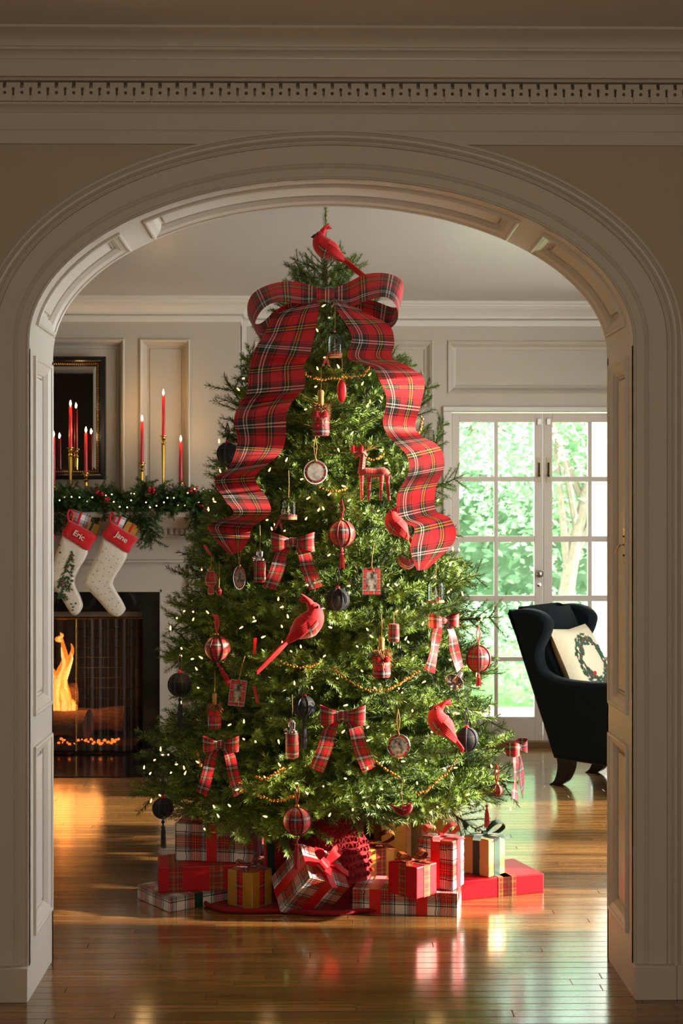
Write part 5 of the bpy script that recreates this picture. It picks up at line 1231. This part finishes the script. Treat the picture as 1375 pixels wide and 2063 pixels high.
frame_photo(478, 1396, 32, 52, 'square framed photo ornament on the left below the red ball', .12)
frame_photo(748, 1171, 38, 54, 'square framed photo ornament under the red tartan ball')
# --- glass cloches with tiny snowy trees
M_SNOWTREE = mat('bottle_brush', (170, 172, 160), .8, var=.4, nscale=200)
def cloche(px, py, w, h, label, ribbon_=False, out=.045):
    p = on_tree(px, py, out); k_ = p.y/FPX; R, H = w/2*k_, h*k_; t = thing('glass_cloche_ornament', label, 'ornament', p-Vector((0,0,H/2)), 0, 'glass cloche ornaments')
    MB().lathe([(R,.006),(R,H*.72),(R*.9,H*.86),(R*.55,H*.95),(.004,H*.985)], 20).build('dome', M_GLASS, t, smooth=50)
    MB().lathe([(R*1.02,.004),(R*1.04,.010)], 20).lathe([(R*.62,H*.95),(R*.2,H*.985)], 20).build('rim', M_SILVER, t)
    MB().lathe([(.001,0),(R*1.05,0),(R*1.05,.007),(.001,.008)], 20).build('base', mat('cork_%d' % px, (150, 110, 70), .8), t)
    m = MB(); r = random.Random(px)
    for q in range(60):
        f = r.random(); a = r.uniform(0, 6.28); rr_ = R*.55*(1-f); c = Vector((0, 0, .01+f*H*.62)); m.tube([c, c+Vector((rr_*math.cos(a), rr_*math.sin(a), -.004))], .0010, 4, cap=False)
    m.tube([(0,0,.006),(0,0,H*.70)], .0012, 5); m.build('snowy_tree', M_SNOWTREE, t)
    MB().ball((R*.35,-R*.3,.016), .006, 8, 6).build('tiny_cardinal', M_RED_FELT, t)
    MB().ball((0,0,H), .004, 8, 6).build('finial', M_GOLD_BEAD, t); cord(t, [(0,0,H), (.002,0,H+.05), (0,.01,H+.10)])
    if ribbon_:
        MB().lathe([(R*1.06,.006),(R*1.06,.018)], 20).build('ribbon_band', M_PLAID_SMALL, t)
        for s in (-1, 1): MB().strip(catmull([Vector((-R*.9,-R*.5,.014)), Vector((-R*1.3,-R*.6,.0)), Vector((-R*(1.5-.5*s),-R*.5,-.035))], 5), catmull([Vector((-R*.5,-R*.7,.010)), Vector((-R*.9,-R*.8,-.004)), Vector((-R*(1.1-.5*s),-R*.6,-.04))], 5), .001, uw=.016).build('ribbon_end', M_PLAID_SMALL, t, smooth='all')
cloche(581, 1024, 32, 46, 'glass cloche with tartan ribbon above the middle bow', True)
cloche(877, 1190, 34, 48, 'glass cloche with snowy tree under the right ribbon tip')
cloche(674, 694, 28, 52, 'glass cloche hanging just below the great bow', True)
# --- flasks, fur trimmed bottles and small pieces
def flask(px, py, w, h, label, top=True, out=.045):
    p = on_tree(px, py, out); k_ = p.y/FPX; R, H = w/2*k_, h*k_; t = thing('flask_ornament', label, 'ornament', p-Vector((0,0,H/2)), 0, 'tartan flask ornaments'); hb = H*(.66 if top else 1)
    MB().lathe([(.001,0),(R*.9,0),(R,.004),(R,hb-.004),(R*.9,hb),(.001,hb)], 20).build('body', M_PLAID_MID, t, smooth=40)
    if top:
        MB().lathe([(R*.86,hb),(R*.9,hb+.004),(R*.8,hb+.010),(R*.55,hb+.014),(R*.6,hb+H*.15),(R*.62,H*.94),(R*.3,H),(.001,H)], 16).build('silver_cap', M_SILVER, t, smooth=40)
        MB().lathe([(.001,-.004),(R*.42,-.004),(R*.5,.006),(R*.4,.010),(.001,.008)], 12, M=Matrix.Translation((-R*1.0,-R*.2,hb+.006)) @ Matrix.Rotation(1.2, 4, 'Y')).build('silver_cup', M_SILVER, t, smooth=40)
        cord(t, [(0,0,H), (.002,0,H+.04), (0,.01,H+.09)])
    else: cord(t, [(0,0,H), (0,.01,H+.04)])
flask(523, 1140, 24, 66, 'tartan flask with silver top next to the middle bow')
flask(588, 1488, 27, 76, 'tartan flask with silver top in the lower middle')
flask(793, 1275, 22, 36, 'small red tartan drum half hidden right of the large cardinal', False)
M_FUR = mat('brown_fur', (140, 98, 58), .9, var=.45, nscale=120); M_CORK = mat('cork_stopper', (186, 140, 84), .8, var=.2)
def fur_bottle(px, py, w, h, label, out=.045):
    p = on_tree(px, py, out); k_ = p.y/FPX; W, H = w*k_, h*k_; t = thing('fur_trimmed_ornament', label, 'ornament', p-Vector((0,0,H/2)), 0, 'fur trimmed tartan ornaments')
    MB().lathe([(.001,0),(W*.42,0),(W*.46,H*.08),(W*.44,H*.42),(W*.34,H*.55),(.001,H*.56)], 18).build('body', M_PLAID_MID, t, smooth=40)
    m = MB(); r = random.Random(px)
    for q in range(280):
        a = r.uniform(0, 6.28); u = r.uniform(.42, .70); c = Vector((W*.30*math.cos(a), W*.30*math.sin(a), H*u)); d = Vector((math.cos(a)*r.uniform(.2, .7), math.sin(a)*r.uniform(.2, .7), r.uniform(-.9, .3))); m.tube([c, c+d*W*.46], lambda u_: .0022*(1-.8*u_), 3, cap=False)
    m.build('fur_collar', M_FUR, t, kind='stuff')
    MB().lathe([(W*.10,H*.66),(W*.15,H*.70),(W*.15,H*.90),(W*.17,H*.95),(W*.12,H),(.001,H)], 12).build('stopper', M_CORK, t, smooth=40)
    for s in (-1, 1): MB().strip(catmull([Vector((0,-W*.48,H*.46)), Vector((s*W*.2,-W*.56,H*.54)), Vector((s*W*.36,-W*.5,H*.48)), Vector((s*W*.1,-W*.5,H*.42)), Vector((s*W*.10,-W*.5,H*.20))], 4), catmull([Vector((0,-W*.48,H*.40)), Vector((s*W*.2,-W*.54,H*.42)), Vector((s*W*.34,-W*.5,H*.40)), Vector((s*W*.05,-W*.5,H*.36)), Vector((s*W*.20,-W*.5,H*.18))], 4), .001).build('red_bow', M_RED_RIB, t, smooth='all')
    cord(t, [(0,0,H), (.002,0,H+.04), (0,.01,H+.085)])
fur_bottle(646, 832, 38, 92, 'fur trimmed tartan bottle ornament high in the middle')
fur_bottle(768, 1324, 40, 80, 'fur trimmed tartan bottle ornament above the bead swag')
fur_bottle(432, 1432, 30, 70, 'fur trimmed bottle ornament above the lower left bow')
def drop(px, py, w, h, label, m_=None, out=.045, rim=True):
    p = on_tree(px, py, out); k_ = p.y/FPX; rx, rz_ = w/2*k_, h/2*k_; t = thing('drop_ornament', label, 'ornament', p, .1, 'red drop ornaments')
    MB().ball((0,0,0), 1, 18, 12, sc=(rx, .006, rz_)).build('red_stone', m_ or M_RED_PAPER, t, smooth='all')
    if rim:
        m = MB()
        for i in range(36): a = 2*math.pi*i/36; m.ball((rx*1.05*math.cos(a), 0, rz_*1.05*math.sin(a)), .0024, 6, 4)
        m.build('gold_bead_rim', M_GOLD_BEAD, t, kind='stuff')
    cord(t, [(0,0,rz_), (.002,0,rz_+.06), (0,.01,rz_+.10)])
drop(688, 788, 18, 44, 'red oval drop with gold beaded rim under the bow')
def nut(px, py, label):
    p = on_tree(px, py, .045); k_ = p.y/FPX; t = thing('finial_ornament', label, 'ornament', p-Vector((0,0,30*k_)), 0)
    MB().lathe([(.001,0),(6*k_,2*k_),(7*k_,10*k_),(5*k_,18*k_),(11*k_,22*k_),(13*k_,34*k_),(9*k_,46*k_),(4*k_,52*k_),(.001,56*k_)], 16).build('body', M_PLAID_SMALL, t, smooth=50); MB().lathe([(4*k_,52*k_),(5*k_,56*k_),(.001,60*k_)], 12).build('cap', M_GOLD_BEAD, t); cord(t, [(0,0,58*k_),(0,.01,80*k_)])
nut(425, 1170, 'long tartan finial ornament at the left edge above the red ball')
drop(441, 1192, 11, 16, 'tiny dark red glass bead ornament next to the finial', M_RGLASS, rim=False)
# silver bell
p = on_tree(915, 1374, .06); k_ = p.y/FPX; t = thing('silver_bell', 'silver bell with beaded rim below the sunlit bow', 'bell', p, 0); t.rotation_euler = (-1.05, .15, -.45)
MB().lathe([(.001,34*k_),(6*k_,33*k_),(9*k_,26*k_),(11*k_,12*k_),(17*k_,2*k_),(19*k_,0),(17.5*k_,1*k_),(10*k_,12*k_),(8*k_,25*k_),(.001,31*k_)], 24).build('bell_body', M_SILVER, t, smooth=50)
m = MB()
for i in range(30): a = 2*math.pi*i/30; m.ball((19*k_*math.cos(a), 19*k_*math.sin(a), 0), .0026, 6, 4)
m.build('beaded_rim', M_SILVER, t, kind='stuff'); MB().tube([(0,0,28*k_),(0,0,4*k_)], .0012, 5).ball((0,0,3*k_), .005, 8, 6).build('clapper', M_SILVER, t); cord(t, [(0,0,34*k_),(0,.0,52*k_)])
# tartan reindeer
p = on_tree(747, 965, .05); k_ = p.y/FPX; t = thing('reindeer_ornament', 'red tartan reindeer with twig antlers and red bow', 'reindeer ornament', p-Vector((0,0,45*k_)), 0); D = lambda px, py, y_=0: Vector(((px-747)*k_, y_*k_, (1010-py)*k_))
bd = lambda pts, rad, nm: MB().tube(catmull(pts, 4), lambda u: float(np.interp(u, np.linspace(0, 1, len(rad)), rad))*k_, 12).build(nm, M_PLAID_SMALL, t, smooth='all')
bd([D(723,955), D(735,952), D(755,953), D(772,952), D(780,958)], [8,10.5,9.5,11,7], 'body'); bd([D(727,955), D(729,935), D(731,916)], [8,6.5,6], 'neck'); hd = bd([D(738,920), D(730,913), D(722,915), D(714,921)], [4,7,5,3], 'head')
for x0, x1, y_ in ((728,728,-5),(744,742,5),(768,766,-5),(779,784,5)): bd([D(x0,958,y_), D((x0+x1)/2,982,y_), D(x1,1008,y_)], [5.5,3.6,3.2], 'leg')
m = MB()
for s_, e in ((1, (752,896)), (1, (760,905)), (-1, (744,892)), (-1, (735,890)), (1, (766,897))): m.tube(catmull([D(732,911,s_*3), D((732+e[0])/2+2,902,s_*6), D(e[0],e[1],s_*10)], 4), .0011, 5)
m.build('antlers', M_CORD, hd); MB().ball(D(734,908,0), 4*k_, 8, 6, sc=(.6,1.6,.5)).build('ears', M_PLAID_SMALL, hd)
for s_ in (-1, 1): MB().strip(catmull([D(719,902,-6), D(719+s_*9,896,-9), D(719+s_*12,904,-7), D(719,906,-6)], 4), catmull([D(719,908,-6), D(719+s_*8,912,-9), D(719+s_*11,912,-7), D(719,910,-6)], 4), .001).build('red_bow', M_RED_RIB, t, smooth='all')
MB().tube(catmull([D(781,953), D(786,958), D(788,966)], 4), .0022, 6).build('tail', M_PLAID_SMALL, t)
# loose red ribbon ends showing among the branches
for k2, (pts, lb) in enumerate([([(514,1285),(513,1300),(512,1318)], 'narrow dark red ribbon end left of the large cardinal'), ([(512,1382),(515,1400),(519,1416)], 'dark red ribbon end right of the square photo'), ([(431,1238),(436,1255),(433,1268)], 'red satin ribbon end above the left red ball'), ([(412,1098),(418,1110),(424,1118)], 'red ribbon end beneath the left ribbon tail')]):
    A = [on_tree(x-3, y, .03) for x, y in pts]; B = [on_tree(x+3, y, .03) for x, y in pts]
    tag(MB().strip(catmull(A, 5), catmull(B, 5), .001).build('ribbon_end', M_RED_RIB, None, A[0], smooth='all'), lb, 'ribbon')
# ================================================================== tree skirt
M_KNIT = mat('red_chunky_knit', (138, 8, 24), .95, var=.25, nscale=70, bump=.5, sheen=.05)
sk = thing('tree_skirt', 'chunky red knitted tree skirt spread under the presents', 'tree skirt', (TX, TY, 0))
m = MB(); n = 72; rows = []
for j in range(10):
    f = j/9; row = []
    for i in range(n):
        a = 2*math.pi*i/n; R = .06+f*(.60+.03*math.sin(a*5)+.02*math.sin(a*11)); zz = .012+.10*math.exp(-f*9)+.006*math.sin(a*16+f*4)*f
        row.append(Vector((R*math.cos(a), R*math.sin(a)*.98, max(zz, .008) if f < .999 else .004)))
    rows.append(row)
m.grid(rows, closed_u=True); m.build('skirt_cloth', M_KNIT, sk, smooth='all')
# gathered mound of the knit with cable stitches
c = at(668, 1752, 5.55); m = MB(); rr = random.Random(3)
rows = []
for i in range(19):
    f = i/18; zz = .33*(1-f**2.2); R = .15*f**.62+.01
    rows.append([Vector((c.x-TX+(R*1.0+.012*math.sin(k_*.9+i))*math.cos(2*math.pi*k_/60), c.y-TY+R*.8*math.sin(2*math.pi*k_/60), zz+.004)) for k_ in range(60)])
m.grid(rows, closed_u=True); m.build('gathered_fold', M_KNIT, sk, smooth='all')
st_ = MB()
for i in range(1, 18):
    for k_ in range(0, 60):
        a = Vector(rows[i][k_]); b_ = Vector(rows[i+1][(k_+1) % 60]); o = (a-Vector((c.x-TX, c.y-TY, .1))).normalized()*.003; dd_ = (b_-a).normalized() if k_ % 2 else Vector((-(b_-a).x, (b_-a).y, (b_-a).z)).normalized()
        st_.tube([a+o-dd_*.009, a+o*1.8, a+o+dd_*.009], lambda u: .003+.0038*math.sin(math.pi*u), 6)
st_.build('cable_stitches', M_KNIT, sk, smooth='all', kind='stuff')
hm = MB()
hp = [Vector(((.66+.03*math.sin(a*5)+.02*math.sin(a*11))*math.cos(a), (.66+.03*math.sin(a*5)+.02*math.sin(a*11))*math.sin(a)*.98, .011)) for a in np.linspace(0, 2*math.pi, 145)]
hm.tube(hp, .009, 8, cap=False)
hm.build('knitted_hem', M_KNIT, sk, smooth='all')
tag(MB().rbox(-.055, .055, -.022, .022, 0, .0012, .0005).build('paper_slip', mat('white_paper', (230, 226, 230), .6, var=.02), None, on_z(1000, 1816)), 'small white paper slip on the floor by the skirt', 'paper')
# ================================================================== presents
def gift(name_px, w, d, h, rz, paper, label, z0=0.0, ribbons=(), tilt=None, origin=None, flaps=True):
    """w along local x, d along local y, h up; origin = centre of the base"""
    t = thing('gift_box', label, 'gift', origin, rz, 'wrapped presents under the tree')
    if tilt: t.rotation_euler = tilt
    wbx = MB().rbox(-w/2, w/2, -d/2, d/2, 0, h, .004).build('wrapped_box', paper, t)
    if flaps:      # folded paper flap on the ends
        for s in (-1, 1):
            x = s*(w/2+.0012); zz = h*.62; fuv = lambda zt, zb=0.0: [(-d/2, zb), (d/2, zb), (0.0, zt)]
            MB().add([Vector((x, -d/2+.004, .004)), Vector((x, d/2-.004, .004)), Vector((x*1.004, 0, zz))], [(0,1,2) if s > 0 else (2,1,0)], [fuv(zz)] if s > 0 else [fuv(zz)[::-1]]).build('folded_flap', paper, wbx)
            MB().add([Vector((x, -d/2+.004, h-.004)), Vector((x, d/2-.004, h-.004)), Vector((x, 0, h*.45))], [(2,1,0) if s > 0 else (0,1,2)], [fuv(h*.45, h)[::-1]] if s > 0 else [fuv(h*.45, h)]).build('folded_flap', paper, wbx)
    for ax, pos, wd, m_ in ribbons:
        e = .0016; q = MB()
        if ax == 'x': q.box(pos-wd/2, pos+wd/2, -d/2-e, d/2+e, -e*.2, h+e)       # band round the box crossing x
        elif ax == 'y': q.box(-w/2-e*1.3, w/2+e*1.3, pos-wd/2, pos+wd/2, -e*.2, h+e*1.3)
        else: q.box(-w/2-e*1.6, w/2+e*1.6, -d/2-e*1.6, d/2+e*1.6, pos-wd/2, pos+wd/2)
        q.build('ribbon_band', m_, t)
    return t
def gift_bow(t, loc, size, m_, rz=0.0, tails=True, loops=2, lift=1.0):
    M = Matrix.Translation(loc) @ Matrix.Rotation(rz, 4, 'Z'); T = lambda x, y_, z_: M @ Vector((x*size, y_*size, z_*size))
    rows = []
    for i in range(9):
        a = 2*math.pi*i/8; rows.append([T(dx, .15*math.cos(a), .12+.13*math.sin(a)) for dx in (-.13, 0, .13)])
    kn = MB().grid(rows, uv=lambda i, j: (j*.01, i*.01)).build('bow', m_, t, smooth='all')
    def part(nm, A, B):
        return MB().strip(catmull(A, 6), catmull(B, 6), .0012, uw=size*.5).build(nm, m_, kn, smooth='all')
    for s in (-1, 1):
        A = [T(s*.04,-.12,.1), T(s*.5,-.26,.55*lift), T(s*.95,-.24,.60*lift), T(s*1.05,-.22,.34*lift), T(s*.6,-.18,.06), T(s*.04,-.08,.04)]
        B = [T(s*.04,.12,.1), T(s*.5,.26,.62*lift), T(s*.95,.26,.70*lift), T(s*1.08,.24,.42*lift), T(s*.6,.2,.08), T(s*.04,.08,.04)]
        part('bow_loop', A, B)
        if tails:
            A = [T(s*.05,-.1,.06), T(s*.35,-.5,.12), T(s*.55,-.95,.04), T(s*.7,-1.25,.02)]; B = [T(s*.2,.05,.06), T(s*.66,-.3,.12), T(s*.92,-.75,.05), T(s*1.05,-1.05,.02)]
            part('bow_tail', A, B)
def base(px, py, z=0.0, back=0.0):
    p = on_z(px, py, z); return Vector((p.x, p.y+back, z))
R_ = math.radians
def corner(px, py, z, alpha, a, b_, h, paper, label, ribbons=(), flaps=True):
    """box whose nearest bottom corner is seen at the pixel; a = right face, b_ = left face"""
    F = on_z(px, py, z); al = R_(alpha); r1 = Vector((math.cos(al), math.sin(al), 0)); l1 = Vector((-math.sin(al), math.cos(al), 0))
    o = F+r1*a/2+l1*b_/2
    return gift(0, a, b_, h, al, paper, label, origin=Vector((o.x, o.y, z)), ribbons=ribbons, flaps=flaps)
# left stack: plaid, red, plaid
corner(342, 1839, 0, 36, .29, .25, .055, M_PLAID_WHITE, 'flat white tartan gift with green ribbon at the bottom of the stack', (('x', -.02, .035, M_GREEN_RIB),))
corner(319, 1798, .056, 7, .36, .20, .095, M_RED_PAPER, 'flat red gift with tartan ribbons in the middle of the stack', (('x', -.115, .052, M_PLAID_GOLD), ('x', .04, .052, M_PLAID_GOLD)))
g = corner(511, 1739, .152, 81, .165, .31, .142, M_PLAID_WHITE, 'large white tartan gift with red ribbon on top of the stack', (('y', .01, .042, M_RED_RIB), ('x', 0, .036, M_RED_RIB)))
gift_bow(g, (0, .01, .143), .055, M_RED_RIB)
g = corner(508, 1839, 0, 52, .115, .125, .146, M_GOLD_PAPER, 'small gold gift with tartan bow beside the tilted gift', (('x', .0, .03, M_PLAID_MID), ('y', 0, .03, M_PLAID_MID)))
gift_bow(g, (0, 0, .147), .05, M_PLAID_MID, R_(-20))
# tilted white tartan gift leaning on the skirt
g = gift(0, .185, .165, .20, 0, M_PLAID_WHITE, 'white tartan gift with red satin bow tipped on its corner', origin=base(592, 1836, 0, .0), ribbons=(('x', 0, .042, M_RED_RIB), ('y', 0, .042, M_RED_RIB)))
g.rotation_euler = (R_(38), R_(20), R_(32)); g.location = at(594, 1812, 5.44)
gift_bow(g, (0, 0, .202), .075, M_RED_RIB, R_(45))
# behind, in the shade
gift(0, .11, .10, .24, R_(8), M_RED_PAPER, 'tall dark red gift with green band standing behind the stack', origin=Vector((PX(560, 5.95), 5.95, .022)), ribbons=(('x', -.035, .03, M_GREEN_RIB),))
gift(0, .20, .14, .22, R_(-4), M_GOLD_PAPER, 'gold gift in the shade behind the hanging red ball', origin=Vector((PX(606, 6.35), 6.35, .022)), ribbons=(('x', .03, .03, M_RED_RIB),))
g = gift(0, .27, .2, .25, R_(6), M_GOLD_PAPER, 'tall gold gift with green and gold ribbon at the back', origin=Vector((PX(826, 5.95), 6.0, .022)), ribbons=(('x', .01, .078, M_KRAFT), ('x', .011, .044, M_GREEN_RIB)))
g.children[-1].scale = (1, 1.006, 1.003)
gift(0, .18, .16, .20, R_(-10), mat('dark_plum_paper', (40, 10, 18), .4), 'dark plum gift half hidden behind the knitted fold', origin=Vector((PX(735, 6.2), 6.25, .022)))
# right group
corner(921, 1848, 0, 80, .20, .395, .088, M_PLAID_WHITE, 'long flat white tartan gift with red ribbons in front', (('y', -.125+.06, .042, M_RED_RIB), ('y', .11, .042, M_RED_RIB)))
g = corner(733, 1791, .022, 26, .135, .13, .150, M_GOLD_PAPER, 'gold gift with tartan ribbon and bow left of the red cube', (('x', .01, .042, M_PLAID_GOLD), ('y', 0, .042, M_PLAID_GOLD)))
gift_bow(g, (.0, 0, .152), .085, M_PLAID_GOLD, R_(-20), lift=.9)
g = corner(839, 1812, .0895, 46, .115, .138, .115, M_RED_PAPER, 'red cube gift with tartan ribbon on the flat gift', (('x', .0, .034, M_PLAID_GOLD), ('y', 0, .034, M_PLAID_GOLD)))
gift_bow(g, (0, 0, .116), .055, M_PLAID_GOLD, R_(-20))
g = corner(912, 1795, .0895, 62, .11, .143, .182, M_PLAID_WHITE, 'tall white tartan gift with red satin bow on the flat gift', (('x', 0, .036, M_RED_RIB), ('y', 0, .036, M_RED_RIB)))
gift_bow(g, (0, 0, .184), .065, M_RED_RIB, R_(-40))
u = Vector((math.cos(R_(19)), math.sin(R_(19)), 0)); v = Vector((-u.y, u.x, 0)); fr = on_z(1095, 1798, 0); o = fr-u*.21+v*.13
gift(0, .42, .26, .075, R_(19), M_RED_PAPER, 'flat red gift with tartan edged ribbon at the right end', origin=Vector((o.x, o.y, 0)), ribbons=(('x', .05, .078, M_PLAID_GOLD), ('x', .0505, .036, mat('burgundy_satin', (84, 8, 18), .4))))
g = corner(984, 1768, .0765, 44, .10, .125, .145, M_KRAFT, 'kraft gold gift with dark green bow on the red gift', (('y', .0, .034, M_GREEN_RIB), ('x', 0, .034, M_GREEN_RIB)))
gift_bow(g, (0, 0, .147), .075, M_GREEN_RIB, R_(-30))
